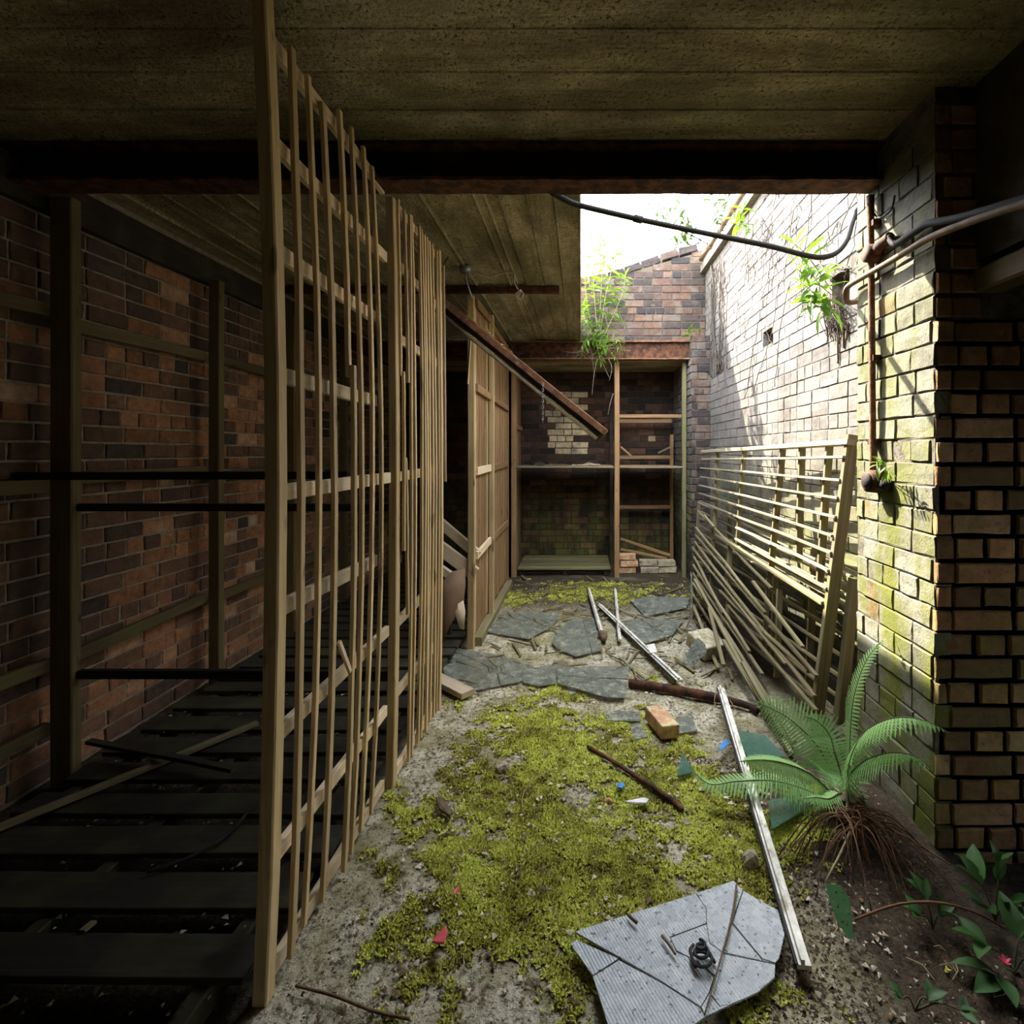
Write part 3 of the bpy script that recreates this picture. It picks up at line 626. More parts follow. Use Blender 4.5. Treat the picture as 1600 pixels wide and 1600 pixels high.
stick('sill', V(-0.80, 3.93, 0.035), V(-0.80, 5.70, 0.035), 0.07, 0.07, M['mossy'], p3, seg=6, jit=.003)
stick('lath', atY(731, 600, 3.86), atY(737, 505, 3.88), 0.012, 0.012, M['lath'], p3)
p4 = thing('plank_partition', 'brown upright planks forming the side of the rear alcove', 'partition', (-0.82, 6.05, 0)); p4['kind'] = 'thing'
stick('post', V(-0.80, 6.10, 0.0), V(-0.80, 6.10, 2.56), 0.05, 0.06, M['brown'], p4, up=UPX)
for i in range(6): stick('plank', V(-0.825, 6.20+i*0.135, 0.01), V(-0.825, 6.20+i*0.135, 2.56), 0.125, 0.016, M['brown'], p4, up=UPX, seg=2)
stick('rail', V(-0.80, 6.14, 1.80), V(-0.80, 6.9, 1.80), 0.022, 0.06, M['brown'], p4)

# ------------------------------------------------------------------ framing on the left wall, cross bars, duckboards
fw = thing('wall_framework', 'timber posts and rails fixed along the dim red brick wall', 'framework', (-2.35, 2.3, 0))
for y, x, z1 in ((2.30, -2.315, 2.63), (3.25, -2.315, 2.58), (4.09, -2.315, 2.58), (5.0, -2.315, 2.58)):
    stick('post', V(x, y, 0.0), V(x, y, z1), 0.05, 0.10 if y < 3 else 0.07, M['dim'], fw, up=UPX, seg=3, jit=.001)
for y0, y1 in ((1.2, 2.27), (2.33, 3.22), (3.28, 4.06), (4.12, 4.97)):
    for z in (2.10, 1.355, 0.56) + ((0.24,) if y0 < 2 else ()):
        stick('rail', V(-2.37, y0, z+rng.uniform(-.02, .02)), V(-2.37, y1, z+rng.uniform(-.02, .03)), 0.03, 0.06, M['dim'], fw, seg=2, jit=.001)
def tstick(name, label, cat, a, b, w, t, mat, group=None, **k): return tag(stick(name, a, b, w, t, mat, None, **k), label, cat, group)
tstick('cross_bar', 'upper black cross bar running from the brick wall behind the bowed screen', 'bar', V(-2.43, 2.20, 1.393), V(-1.0, 2.20, 1.397), 0.03, 0.034, M['black'], seg=2)
tstick('cross_bar', 'middle black cross bar, below the upper one, ending at the wall post', 'bar', V(-2.26, 2.31, 1.247), V(-0.855, 2.31, 1.247), 0.03, 0.034, M['black'], seg=2)
tstick('cross_bar', 'low black cross bar above the dark duckboards', 'bar', V(-2.26, 2.31, 0.494), V(-0.855, 2.31, 0.494), 0.03, 0.038, M['black'], seg=2)
tstick('ceiling_pole', 'long dark pole fixed across under the board-marked ceiling', 'pole', V(-2.42, 4.02, 2.765), V(-0.172, 4.02, 2.765), 0.05, 0.05, M['rust'], seg=4)
db = thing('duckboard', 'dark damp duckboard planks on the floor behind the slatted screens', 'duckboard', (-1.6, 3.0, 0))
for x in (-2.17, -1.65, -1.02): stick('bearer', V(x, 1.25, 0.02), V(x, 5.7, 0.02), 0.05, 0.075, M['dark'], db, seg=2)
y = 1.45; rr = random.Random(12)
while y < 5.7:
    w = rr.uniform(.118, .14); stick('plank', V(-2.255+rr.uniform(0, .02), y, 0.072), V(-0.89-rr.uniform(0, .03), y+rr.uniform(-.012, .012), 0.072), w, 0.022, M['dark'], db, seg=3, jit=.002, r=rr, end=0.004)
    y += w + (rr.uniform(.05, .085) if y < 3 else rr.uniform(.04, .06))
tstick('loose_batten', 'long thin batten lying slantwise across the dark duckboards', 'batten', atZ(-60, 1316, .105), atZ(402, 1130, .105), 0.035, 0.018, M['mossy'], seg=3)
tstick('loose_batten', 'short dark batten lying by the wall post, crossing the slanting one', 'batten', atZ(138, 1158, .15), atZ(366, 1202, .13), 0.03, 0.018, M['dark'], seg=3)
tag(tube('loose_cable', [atZ(230, 1362, .10), atZ(300, 1338, .10), atZ(360, 1300, .105), atZ(396, 1255, .11)], 0.006, M['cable']), 'thin dark cable curling over the duckboards', 'cable')
for i, (u, v, a) in enumerate(((140, 1452, 'pale splinter of wood in a duckboard gap'), )):
    tag(stick('wood_chip', atZ(u-12, v+4, .09), atZ(u+6, v-12, .09), .02, .008, M['mossy']), a, 'splinter')

# timber heap and cardboard behind the second screen
def plankpix(name, label, a, b, w, t, mat, cat='plank', **k): return tag(stick(name, a, b, w, t, mat, None, **k), label, cat)
plankpix('timber_offcut', 'topmost pale plank of the heap showing in the doorway gap', atY(668, 800, 3.95), atY(748, 868, 3.98), .05, .075, M['pale'])
plankpix('timber_offcut', 'thick pale plank with nail holes in the heap beside the close-slatted screen', atY(664, 838, 3.88), atY(742, 897, 3.92), .05, .10, M['pale'])
plankpix('timber_offcut', 'lowest pale plank of the heap, its end above the cardboard', atY(664, 872, 3.84), atY(722, 912, 3.86), .05, .06, M['pale'])
plankpix('timber_offcut', 'narrow tilted offcut on top of the pale plank heap', atY(703, 828, 4.06), atY(745, 862, 4.08), .03, .045, M['pale'])
plankpix('timber_trestle', 'dark upright prop beneath the heap of pale planks', V(-1.03, 3.98, 0.08), V(-1.03, 3.98, .60), .05, .05, M['dark'], 'prop', up=UPX)
def panelgrid(name, pts, rows, mat, thick, parent=None):
    """a bent sheet through a grid of points, with thickness"""
    n = len(pts)//rows; fs = [(r*n+i, r*n+i+1, (r+1)*n+i+1, (r+1)*n+i) for r in range(rows-1) for i in range(n-1)]
    o = obj(name, mesh(pts, fs, smooth=True), None, parent, mat); s = o.modifiers.new('thickness', 'SOLIDIFY'); s.thickness = thick; return o
cbs = tag(panelgrid('cardboard_sheet', [atY(686, 915, 3.72), atY(706, 893, 3.76), atY(726, 888, 3.82), atY(684, 945, 3.70), atY(704, 925, 3.72), atY(727, 912, 3.80), atY(691, 1006, 3.70), atY(704, 975, 3.72), atY(724, 945, 3.80)], 3, M['card'], 0.004), 'bent brown cardboard sheet leaning below the pale planks', 'cardboard')
panelgrid('torn_paper', [atY(708, 948, 3.75), atY(724, 938, 3.78), atY(712, 962, 3.74), atY(727, 955, 3.78), atY(718, 982, 3.73), atY(725, 984, 3.76)], 3, M['pale'], 0.003, cbs)['label'] = 'torn pale paper hanging below the cardboard'
plankpix('short_plank', 'clean pale plank end lying in the aisle at the foot of the second screen', atZ(676, 1056, .05), atZ(731, 1085, .035), .095, .035, M['pale'], seg=2)
plankpix('short_plank', 'flat pale offcut at the foot of the close-slatted screen post', atZ(686, 1003, .03), atZ(722, 998, .03), .10, .03, M['mossy'], seg=1)

# ------------------------------------------------------------------ shelving in the rear alcove
sf = thing('shelf_frame', 'tall timber shelving filling the dark rear alcove', 'shelving', (0.25, 6.2, 0))
stick('post', V(0.425, 6.10, 0.0), V(0.425, 6.10, 2.56), 0.06, 0.060, M['brown'], sf, up=UPX, seg=4)
stick('post', V(1.225, 6.10, 0.0), V(1.225, 6.10, 2.56), 0.05, 0.05, M['green_wood'], sf, up=UPX)
stick('post', V(1.20, 6.80, 0.0), V(1.20, 6.80, 1.72), 0.045, 0.045, M['brown'], sf, up=UPX)
stick('post', V(0.40, 6.80, 0.0), V(0.40, 6.80, 2.0), 0.045, 0.045, M['dark'], sf, up=UPX)
for i, y in enumerate((6.16, 6.36, 6.56, 6.76)):
    stick('shelf_board', V(-0.77, y, 1.312), V(0.39, y, 1.312), 0.185, 0.02, M['grey'] if i == 0 else M['brown'], sf, seg=2); stick('shelf_board', V(0.46, y, 1.312), V(1.20, y, 1.308), 0.185, 0.02, M['grey'] if i == 0 else M['brown'], sf, seg=2)
stick('rail', V(0.46, 6.12, 1.92), V(1.20, 6.12, 1.92), 0.03, 0.04, M['brown'], sf); stick('rail', V(0.46, 6.79, 1.90), V(1.20, 6.79, 1.90), 0.03, 0.05, M['brown'], sf)
stick('rail', V(0.46, 6.79, 1.42), V(1.20, 6.79, 1.42), 0.03, 0.045, M['brown'], sf); stick('rail', V(0.46, 6.79, 0.76), V(1.18, 6.79, 0.76), 0.03, 0.045, M['brown'], sf)
bs = thing('low_platform', 'low slatted platform of greenish planks on the alcove floor', 'platform', (-0.2, 6.4, 0))
for x in (-0.7, -0.2, 0.3): stick('bearer', V(x, 6.16, 0.04), V(x, 6.96, 0.04), 0.05, 0.07, M['dark'], bs)
for i in range(5): stick('plank', V(-0.76, 6.19+i*0.168, 0.088), V(0.355, 6.19+i*0.168+rng.uniform(-.01, .01), 0.088), 0.125, 0.022, M['green_wood'], bs, seg=2)
rr = random.Random(31)
for i, (u, v) in enumerate(((838, 725), (872, 726), (908, 725), (925, 727))):
    pts = [atY(u-14+9*k, v-1-rr.uniform(0, 5)*(1 if r_ == 0 else -.1), 6.2+0.1*r_) for r_ in range(2) for k in range(4)]
    pts = [V(p.x, p.y, 1.328+abs(rr.gauss(0, .018))) for p in pts]
    tag(panelgrid('rubbish_scrap', pts, 2, (M['dark'], M['grey'], M['pale'], M['rock'])[i], .006), ('crumpled dark scrap on the alcove shelf nearest the plank partition', 'grey scrap on the alcove shelf below the pale brick patch', 'pale curled scrap on the alcove shelf, third along', 'stony crumpled lump on the alcove shelf beside its post')[i], 'scrap')
# loose bricks stacked at the foot of the right bay
nb = 0
desc = ['lowest loose brick by the shelving post', 'red loose brick in the bottom row of the alcove stack', 'greenish brick at the pier end of the bottom row', 'brick in the middle row by the shelving post', 'brick lying on the red one in the alcove stack', 'brick at the pier end of the upper row', 'topmost loose brick beside the shelving post']
for i, (x, z) in enumerate(((0.57, 0.0), (0.83, 0.0), (1.07, 0.0), (0.58, 0.078), (0.82, 0.08), (1.05, 0.08), (0.57, 0.158))):
    vs, fs = brick_mesh(.215, .07, .105, 0, rr, .005); nv = len(vs); fs.append(tuple(range(nv-1, nv-9, -1)))
    tag(obj('loose_brick', mesh(vs, fs, .5), Matrix.Translation((x+rr.uniform(-.01, .01), 6.26+rr.uniform(-.02, .03), z+0.008)) @ Matrix.Rotation(rr.uniform(-.12, .12), 4, 'Z'), None, (M['loosebrick'], M['rock'], M['block'])[i % 3]), desc[i], 'brick', 'loose bricks in the rear alcove')
plankpix('loose_stick', 'upper long stick leaning down across the alcove brick stack', atY(970, 842, 6.62), atY(1048, 868, 6.35), .03, .03, M['brown'], 'stick')
plankpix('loose_stick', 'lower long stick leaning across the alcove brick stack', atY(970, 858, 6.55), atY(1042, 873, 6.38), .03, .03, M['brown'], 'stick')
plankpix('loose_stick', 'short splinter leaning on the shelf by the middle post', atY(970, 698, 6.5), atY(986, 712, 6.4), .02, .02, M['brown'], 'stick')
plankpix('loose_stick', 'short stick propped against the far shelving post', atY(1028, 708, 6.6), atY(1052, 696, 6.7), .02, .02, M['grey'], 'stick')

# ------------------------------------------------------------------ what hangs from the ceiling
A, B = atY(688, 478, 3.22), atY(941, 681, 3.42)
bt = thing('light_batten', 'rusted fluorescent batten fitting hanging slantwise across the aisle', 'light fitting', A)
ax = (B-A).normalized(); nrm = V(ax.z*-1, 0, ax.x).normalized()
stick('spine', A+nrm*0.028, B+nrm*0.028, 0.07, 0.045, M['rustpale'], bt, up=nrm, seg=10, jit=.0015)
stick('gear_tray', A-nrm*0.006+V(0, .01, 0), B-nrm*0.006-ax*.02+V(0, .01, 0), 0.045, 0.028, M['soot'], bt, up=nrm)
tube('tube_lamp', [A-nrm*0.037, B-nrm*0.037-ax*.02], 0.012, M['flex'], bt, 10, 0)
for q in (A, B): tube('end_cap', [q+nrm*.05, q-nrm*.05], .012, M['clay'], bt, 8, 0)
hk = atY(846, 600, 3.33)
hp = [hk+V(.0, 0, -.005), hk+V(0, 0, .025), hk+V(-.012, 0, .048), hk+V(-.03, 0, .05), hk+V(-.037, 0, .032), hk+V(-.028, 0, .02)]
tube('hook', hp, .0055, M['flex'], bt, 6)
vs, fs = [], []
for i in range(14):
    c = hk+V(.012, -.05, -.01-.018*i); a = math.pi/2*(i % 2)
    tube_data([c+V(.006*math.cos(q)*math.cos(a), .006*math.cos(q)*math.sin(a), .012*math.sin(q)) for q in np.linspace(0, 6.28, 9)], .0022, 5, vs, fs)
obj('chain', mesh(vs, fs, smooth=True), None, bt, M['steel'], 'stuff')
r_ = random.Random(3); vs, fs = [], []
for i in range(26):
    s = r_.uniform(.12, .42); c = A+(B-A)*s+nrm*.055+V(0, r_.uniform(-.03, .03), 0); q = r_.uniform(.01, .028)
    b = len(vs); vs += [c+V(r_.uniform(-q, q), r_.uniform(-q, q), r_.uniform(-q, q)*.5) for _ in range(4)]; fs += [(b, b+1, b+2), (b, b+2, b+3), (b, b+3, b+1), (b+1, b+3, b+2)]
obj('flaking_lagging', mesh(vs, fs), None, bt, m_plain('yellow_lagging', (.42, .33, .12), .3, 40), 'stuff')
tube('suspension_wire', [A+V(.02, 0, .05), A+V(-.02, .1, .25), V(A.x, A.y+.2, ZC)], .003, M['cable'], bt, 5)
cl = thing('ceiling_lampholder', 'grey round ceiling box with old white flex drooping to a lampholder', 'lampholder', atZ(727, 421, ZC-.01))
c = atZ(727, 421, ZC-.02); tube('ceiling_box', [c+V(0, 0, .03), c+V(0, 0, -.022)], [.045, .04], M['steel'], cl, 14, 0)
e = atZ(801, 424, ZC-.03)
tube('flex', [c+V(.02, 0, -.02), c+V(.03, 0, -.055), c+V(.09, 0, -.02), (c+e)/2+V(0, 0, -.04), e, atY(803, 440, e.y), atY(809, 452, e.y)], .006, M['flex'], cl, 6)
tube('conduit', [c+V(0, 0, -.02), atY(729, 440, 3.75), V(-.825, 3.87, 2.66)], .008, M['steel'], cl, 6)
q = atY(812, 460, e.y); vs, fs = [], []
for i in range(7):
    tube_data(smoothpath([q+V(r_.uniform(-.02, .02), r_.uniform(-.02, .02), .03), q+V(r_.uniform(-.035, .035), r_.uniform(-.03, .03), r_.uniform(-.03, .02)), q+V(r_.uniform(-.02, .02), 0, -.04)], 4), .003, 5, vs, fs)
obj('frayed_end', mesh(vs, fs, smooth=True), None, cl, M['flex'], 'stuff')
cd = thing('black_conduit', 'black conduit hanging in the open roof from ceiling to whitewashed wall', 'conduit', atY(866, 303, 2.35))
tube('pipe', [atY(862, 300, 2.33), atY(885, 313, 2.38), atY(910, 322, 2.42), atY(1000, 343, 2.5), atY(1100, 364, 2.57), atY(1200, 384, 2.62), atY(1255, 398, 2.66), atY(1285, 402, 2.68), atY(1308, 394, 2.70), atY(1323, 375, 2.72), atY(1331, 350, 2.74), atY(1339, 328, 2.75), atY(1352, 312, 2.62)], .014, M['cable'], cd, 10)
tube('coupling', [atY(990, 340.5, 2.49), atY(1003, 344, 2.50)], .019, M['cable'], cd, 10, 0)
tube('loose_wire', [atY(1030, 350, 2.55), atY(1060, 358, 2.55), atY(1106, 381, 2.56)], .003, M['cable'], cd, 5)

# ------------------------------------------------------------------ pipework on the pier
PX = 1.235
def pier(u, v, X=PX): return atX(u, v, X)
pw = thing('wall_pipe', 'rusty vertical conduit on the green-stained pier, round box at its foot', 'pipe', pier(1362, 745))
tube('pipe', [pier(1360, 306), pier(1361, 395), pier(1363, 600), pier(1364, 742)], [.016, .013, .013, .013], M['rustpale'], pw, 10, 4)
jb = pier(1363, 396); tube('junction_box', [jb+V(.03, 0, 0), jb+V(-.028, 0, 0)], [.042, .036], M['rust'], pw, 14, 0)
tube('elbow', [jb+V(.0, -.02, 0), jb+V(.0, -.07, .012), jb+V(.005, -.12, .02)], .022, M['rust'], pw, 10)
lb = pier(1366, 752); tube('round_box', [lb+V(.03, 0, 0), lb+V(-.03, -.005, 0)], [.052, .046], M['rust'], pw, 16, 0)
tube('box_lid', [lb+V(-.03, -.005, 0), lb+V(-.042, -.006, 0)], [.034, .026], M['soot'], pw, 14, 0)
tube('stub', [lb+V(.01, -.03, -.01), lb+V(.01, -.085, -.015)], .026, M['soot'], pw, 10, 0)
for v in (350, 560, 690): c = pier(1362, v); box('saddle', (c.x-.006, c.y-.022, c.z-.012), (1.262, c.y+.022, c.z+.012), M['rust'], pw)
cb = thing('bent_pipe', 'buff bent pipe hooking off the pier toward the dark near corner', 'pipe', pier(1385, 412, 1.225))
tube('pipe', [V(1.33, 2.46, 2.22), V(1.262, 2.42, 2.205), pier(1321, 459, 1.228), pier(1326, 447, 1.225), pier(1350, 432, 1.225), pier(1385, 412, 1.225), pier(1420, 391, 1.225), pier(1450, 373, 1.222), pier(1500, 352, 1.22), pier(1600, 318, 1.22), pier(1750, 280, 1.22)], .0125, M['clay'], cb, 10)
tag(tube('dark_cable', [jb+V(.0, -.12, .02), pier(1400, 381, 1.236), pier(1430, 362, 1.236), pier(1452, 349, 1.232), pier(1500, 340, 1.23), pier(1640, 300, 1.23)], .014, M['cable']), 'thick dark cable leaving the rusty junction box around the pier corner', 'cable')
tag(tube('pier_wire', [pier(1357, 318, 1.25), pier(1372, 340, 1.245), pier(1392, 328, 1.25), pier(1398, 305, 1.25)], .004, M['cable']), 'loose thin wire curling above the junction box', 'wire')

# gutter pipe along the top of the whitewashed wall
gp = thing('gutter_pipe', 'brown clay rainwater pipe along the top of the whitewashed wall', 'pipe', (1.43, 4.5, CAMZ+2.29))
tube('pipe', [V(1.425, 6.06, CAMZ+2.275), V(1.425, 2.3, CAMZ+2.275)], .032, M['clay'], gp, 12, 0)
for y in (5.7, 4.83, 3.9): tube('collar', [V(1.425, y, CAMZ+2.275), V(1.425, y-.07, CAMZ+2.275)], .042, M['clay'], gp, 12, 0)
for y in (5.2, 4.2, 3.2): box('bracket', (1.44, y, CAMZ+2.235), (1.50, y+.02, CAMZ+2.25), M['rust'], gp)

# ------------------------------------------------------------------ broken lath panels leaning on the whitewashed wall
T, Bm, Fp = V(1.42, 2.68, 1.587), atY(1276, 1113, 2.647), atY(1099, 704, 5.3)
NA = (Bm-T).cross(Fp-T).normalized(); NA = NA if NA.x < 0 else -NA
def zc(x, y): return 1060 + x/2.962, 640 + y/2.962
def onA(x, y, off=0.0): u, v = zc(x, y); return onpl(u, v, T+NA*off, NA)
la = thing('lath_panel', 'broken slatted panel leaning on its side along the sunlit whitewashed wall', 'panel', Bm)
stick('post', onA(806, 118, .0), onA(643, 1402, .0), 0.035, 0.062, M['mossy'], la, up=NA, seg=6, jit=.001)
W_ = 0.014; H_ = 0.022
up = []
for (x0, y0, x1, y1) in ((110, 230, 772, 222), (105, 270, 752, 328), (105, 310, 742, 412), (100, 350, 733, 500), (98, 388, 717, 585), (95, 425, 712, 665), (270, 545, 700, 745), (265, 600, 690, 830)):
    stick('lath', onA(x0, y0, .03), onA(x1, y1, .03), H_*1.15, W_, M['grey'], la, up=NA.cross(V(0, 1, 0)), seg=4, jit=.003)
stick('board', onA(112, 196, .02), onA(800, 152, .02), .045, .03, M['grey'], la, up=NA.cross(V(0, 1, 0)), seg=3)
stick('board', onA(180, 580, .02), onA(680, 900, .02), .05, .022, M['mossy'], la, up=NA.cross(V(0, 1, 0)), seg=3)
for (x0, y0, x1, y1, w) in ((182, 198, 166, 600, .03), (308, 188, 274, 620, .035), (486, 172, 425, 770, .04), (575, 168, 556, 700, .04), (700, 160, 655, 800, .04), (240, 600, 228, 1010, .035), (470, 830, 455, 1240, .035), (95, 440, 70, 930, .03), (165, 500, 150, 880, .03), (418, 780, 395, 1120, .03)):
    stick('rail', onA(x0, y0, .0), onA(x1, y1, .0), w, .02, M['mossy'], la, up=NA.cross(V(0, 0, 1)), seg=2)
NB = NA
low = [(90, 470, 430, 828), (82, 545, 402, 940), (78, 580, 640, 1235), (75, 612, 632, 1330), (190, 838, 600, 1215), (230, 905, 636, 1395), (72, 680, 210, 942), (70, 720, 330, 1120), (68, 758, 390, 1228), (66, 800, 300, 1160), (64, 850, 210, 1090), (66, 640, 500, 1180)]
for i, (x0, y0, x1, y1) in enumerate(low):
    a, b = onA(x0, y0, .03), onA(x1, y1, .035+.004*(i % 3)); a.z = max(a.z, .03); b.z = max(b.z, .03)
    stick('lath', a, b, H_, W_, M['mossy'], la, up=NA.cross(V(0, 1, 0)), seg=4, jit=.004)
lb_ = thing('lath_panel', 'second slatted panel standing behind the sunlit one, nearer the wall', 'panel', Bm+V(.1, 0, 0))
OB = -0.085
def onB(x, y): return onA(x, y, OB)
stick('post', onB(818, 782), onB(742, 1452), 0.045, 0.05, M['mossy'], lb_, up=NA, seg=4)
for i in (0, 1, 2, 3, 4, 6, 8, 10, 12, 14):
    s = i/14; a = onB(90-20*s, 430+460*s); b = onB(800-70*s, 770+650*s*1.0)
    a.z = max(a.z, .03); b.z = max(b.z, .03)
    stick('lath', a, b, H_, W_, M['grey'] if i < 5 else M['mossy'], lb_, up=NA.cross(V(0, 1, 0)), seg=3, jit=.003)
for (x0, y0, x1, y1) in ((240, 430, 225, 900), (455, 560, 440, 1150), (630, 640, 600, 1330)): stick('rail', onA(x0, y0, OB-.022), onA(x1, y1, OB-.022), .045, .018, M['mossy'], lb_, up=NA.cross(V(0, 0, 1)))
# sticks that came off it
def loose(x0, y0, x1, y1, off, label, w=.022):
    a, b = onA(x0, y0, off), onA(x1, y1, off*1.3); a.z = max(a.z, .02); b.z = max(b.z, .02)
    tag(stick('loose_lath', a, b, w, .015, M['mossy'], None, up=NA.cross(V(0, 1, 0)), seg=3, jit=.003), label, 'lath')
loose(345, 795, 575, 1102, .07, 'loose lath hanging steeply across the front of the leaning panel')
loose(120, 488, 163, 545, .06, 'short snapped lath end near the far top of the leaning panel')
def lpix(u0, v0, z0, u1, v1, z1, label, w=.024):
    tag(stick('loose_lath', atZ(u0, v0, z0), atZ(u1, v1, z1), w, .018, M['mossy'], None, seg=3, jit=.003), label, 'lath')
lpix(1085, 905, .33, 1236, 1178, .03, 'long fallen lath at the foot of the leaning panel, ending by the fern')
lpix(1098, 930, .22, 1242, 1160, .05, 'fallen lath just behind the longest one at the foot of the panel')
lpix(1083, 945, .10, 1122, 1045, .03, 'short fallen lath pointing at the concrete block')
lpix(1108, 950, .30, 1130, 1040, .20, 'slanting lath splinter resting above the concrete block')
lpix(1130, 1000, .20, 1200, 1120, .03, 'broken lath lying between panel and long aluminium bar')
lpix(1160, 1035, .25, 1224, 1150, .06, 'greenish lath sloping to the fern behind the bar')

# ------------------------------------------------------------------ glass on the floor
def slabpoly(name, pts, th, mat, parent=None, bev=True):
    n = len(pts); c = sum(pts, V(0, 0, 0))/n; o = Matrix.Translation(c)
    nn = V(0, 0, 0)
    for i in range(n): nn += (pts[i]-c).cross(pts[(i+1) % n]-c)
    nn.normalize(); P = [p-c for p in pts]
    if nn.y > 0 and abs(nn.z) < .5: nn = -nn; P.reverse()
    if nn.z < 0 and abs(nn.z) >= .5: nn = -nn; P.reverse()
    vs = P + [p-nn*th for p in P]; fs = [tuple(range(n)), tuple(range(2*n-1, n-1, -1))] + [((i+1) % n, i, i+n, (i+1) % n+n) for i in range(n)]
    return obj(name, mesh(vs, fs), o, parent, mat)
def z8(x, y): return 880+x/4.21, 1360+y/4.21
SH = [[(50,485),(88,457),(362,580),(195,688)],
      [(197,697),(368,592),(640,738),(903,908),(928,965),(860,1012),(690,1120),(330,1125)],
      [(80,404),(140,380),(460,280),(870,152),(938,250),(940,346),(700,436),(742,530),(860,592),(990,700),(958,800),(905,893),(640,722),(377,572)],
      [(706,444),(941,355),(962,480),(1050,545),(1003,690),(866,586),(748,526)],
      [(877,150),(1120,68),(1178,130),(1108,342),(1054,536),(966,475),(945,350),(944,250)],
      [(1186,135),(1330,220),(1410,260),(1455,420),(1418,582),(1395,605),(1312,578),(1116,346)],
      [(1110,352),(1303,584),(1388,611),(1060,538)],
      [(1050,550),(1394,620),(1390,700),(1280,800),(1100,880),(1034,888),(966,808),(1008,694)],
      [(960,816),(1028,895),(1094,885),(935,960),(910,900)]]
rg = thing('ribbed_glass_sheet', 'large cracked sheet of silvery ribbed wired glass on the moss', 'glass sheet', atZ(1050, 1480, .03))
r_ = random.Random(8)
for i, s in enumerate(SH):
    dz = r_.uniform(0, .004)
    slabpoly('shard', [atZ(*z8(x, y), .040+dz+r_.uniform(-.0015, .0015)) for x, y in s], .006, M['ribglass'], rg)
def cut(poly, a, d):
    """split a convex-ish polygon by the line through a along d (plan view)"""
    n = V(-d.y, d.x, 0); L_, R_ = [], []
    for i in range(len(poly)):
        q0, q1 = poly[i], poly[(i+1) % len(poly)]; s0, s1 = (q0-a).dot(n), (q1-a).dot(n)
        (L_ if s0 >= 0 else R_).append(q0)
        if s0*s1 < 0: t_ = s0/(s0-s1); m_ = q0.lerp(q1, t_); L_.append(m_+n*.003); R_.append(m_-n*.003)
    return [q for q in (L_, R_) if len(q) > 2]
def pane(label, px, z, mat='dustglass', name='glass_sheet', jz=.003, cat='glass', cuts=0):
    pts = [atZ(u, v, z) for u, v in px]
    if not cuts: return tag(slabpoly(name, [q+V(0, 0, r_.uniform(0, jz)) for q in pts], .005, M[mat]), label, cat)
    c = sum(pts, V(0, 0, 0))/len(pts); t = thing(name, label, cat, c); hub = c+V(r_.uniform(-.1, .1), r_.uniform(-.06, .06), 0); polys = [pts]
    for i in range(cuts):
        a_ = r_.uniform(0, 3.14); nxt = []
        for q in polys: nxt += cut(q, hub+V(r_.uniform(-.05, .05), r_.uniform(-.05, .05), 0), V(math.cos(a_), math.sin(a_), 0)) if r_.random() < .8 else [q]
        polys = nxt
    for q in polys: dz = r_.uniform(0, .004); slabpoly('shard', [w+V(0, 0, dz+r_.uniform(0, .0015)) for w in q], .005, M[mat], t)
    return t
pane('dusty glass sheet below the clean plank end, its edge in the doorway gap', [(688,1008),(728,1016),(770,1022),(828,1036),(842,1050),(812,1066),(742,1079),(700,1070),(690,1040)], .018, cuts=3)
pane('pale grey glass sheet lying before the rusty pipe', [(868,1040),(905,1043),(985,1041),(976,1091),(945,1090),(905,1078),(872,1068)], .03, cuts=4)
pane('grey-green glass piece joined to the pale sheet, in the middle of the aisle', [(812,1046),(872,1038),(868,1068),(840,1072),(818,1066)], .022, cuts=2)
pane('dark glass sheet at the foot of the close-slatted screen', [(761,988),(784,957),(830,956),(874,963),(864,978),(826,999)], .02, cuts=3)
pane('many-sided dark glass sheet under the insulator end of the bar', [(862,1005),(868,986),(896,966),(930,966),(941,1016),(900,1026),(872,1014)], .025, cuts=4)
pane('flat glass sheet close to the pier at the rear', [(985,938),(1010,932),(1078,934),(1072,950),(1008,964)], .02, cuts=2)
pane('greenish glass sheet between the bars and the concrete block', [(970,975),(992,967),(1068,969),(1050,993),(1010,1006),(985,996)], .025, cuts=3)
pane('small pale glass piece behind the loose brick', [(942,1112),(968,1110),(1000,1114),(1001,1127),(950,1126)], .02)
pane('jagged glass splinter beside the brick on its wall side', [(1056,1121),(1080,1117),(1090,1141),(1062,1146)], .02)
pane('small upright-pointed glass triangle beyond the brick', [(1066,1176),(1086,1206),(1058,1212)], .03, 'greenglass')
pane('dusty green glass piece under the top of the long bar', [(1146,1139),(1196,1150),(1228,1182),(1170,1186)], .03, 'greenglass')
pane('clear green glass piece under the fern fronds', [(1200,1252),(1236,1242),(1272,1256),(1206,1296)], .05, 'greenglass')
pane('thin glass strip tucked beneath the brick', [(984,1134),(1000,1128),(1012,1152),(992,1156)], .02)
b0 = atZ(1326, 1466, .04); dn = V(-.25, -1, .9).normalized()
tag(slabpoly('glass_shard', [onpl(u, v, b0, dn) for u, v in ((1290,1380),(1313,1383),(1328,1406),(1334,1466),(1326,1466),(1308,1440),(1297,1408))], .005, m_glass('leafy_green_glass', (.12, .30, .12), (.26, .36, .18), .5, .8, .1)), 'tall pointed green shard propped up before the pier', 'glass')
b0 = atZ(1079, 966, .01); dn = V(-1.0, -.28, .25).normalized()
tag(slabpoly('glass_strip', [onpl(u, v, b0, dn) for u, v in ((1079,893),(1081,900),(1081,966),(1078,968))], .005, M['dustglass']), 'narrow pane standing on edge at the far end of the lath panel', 'glass')

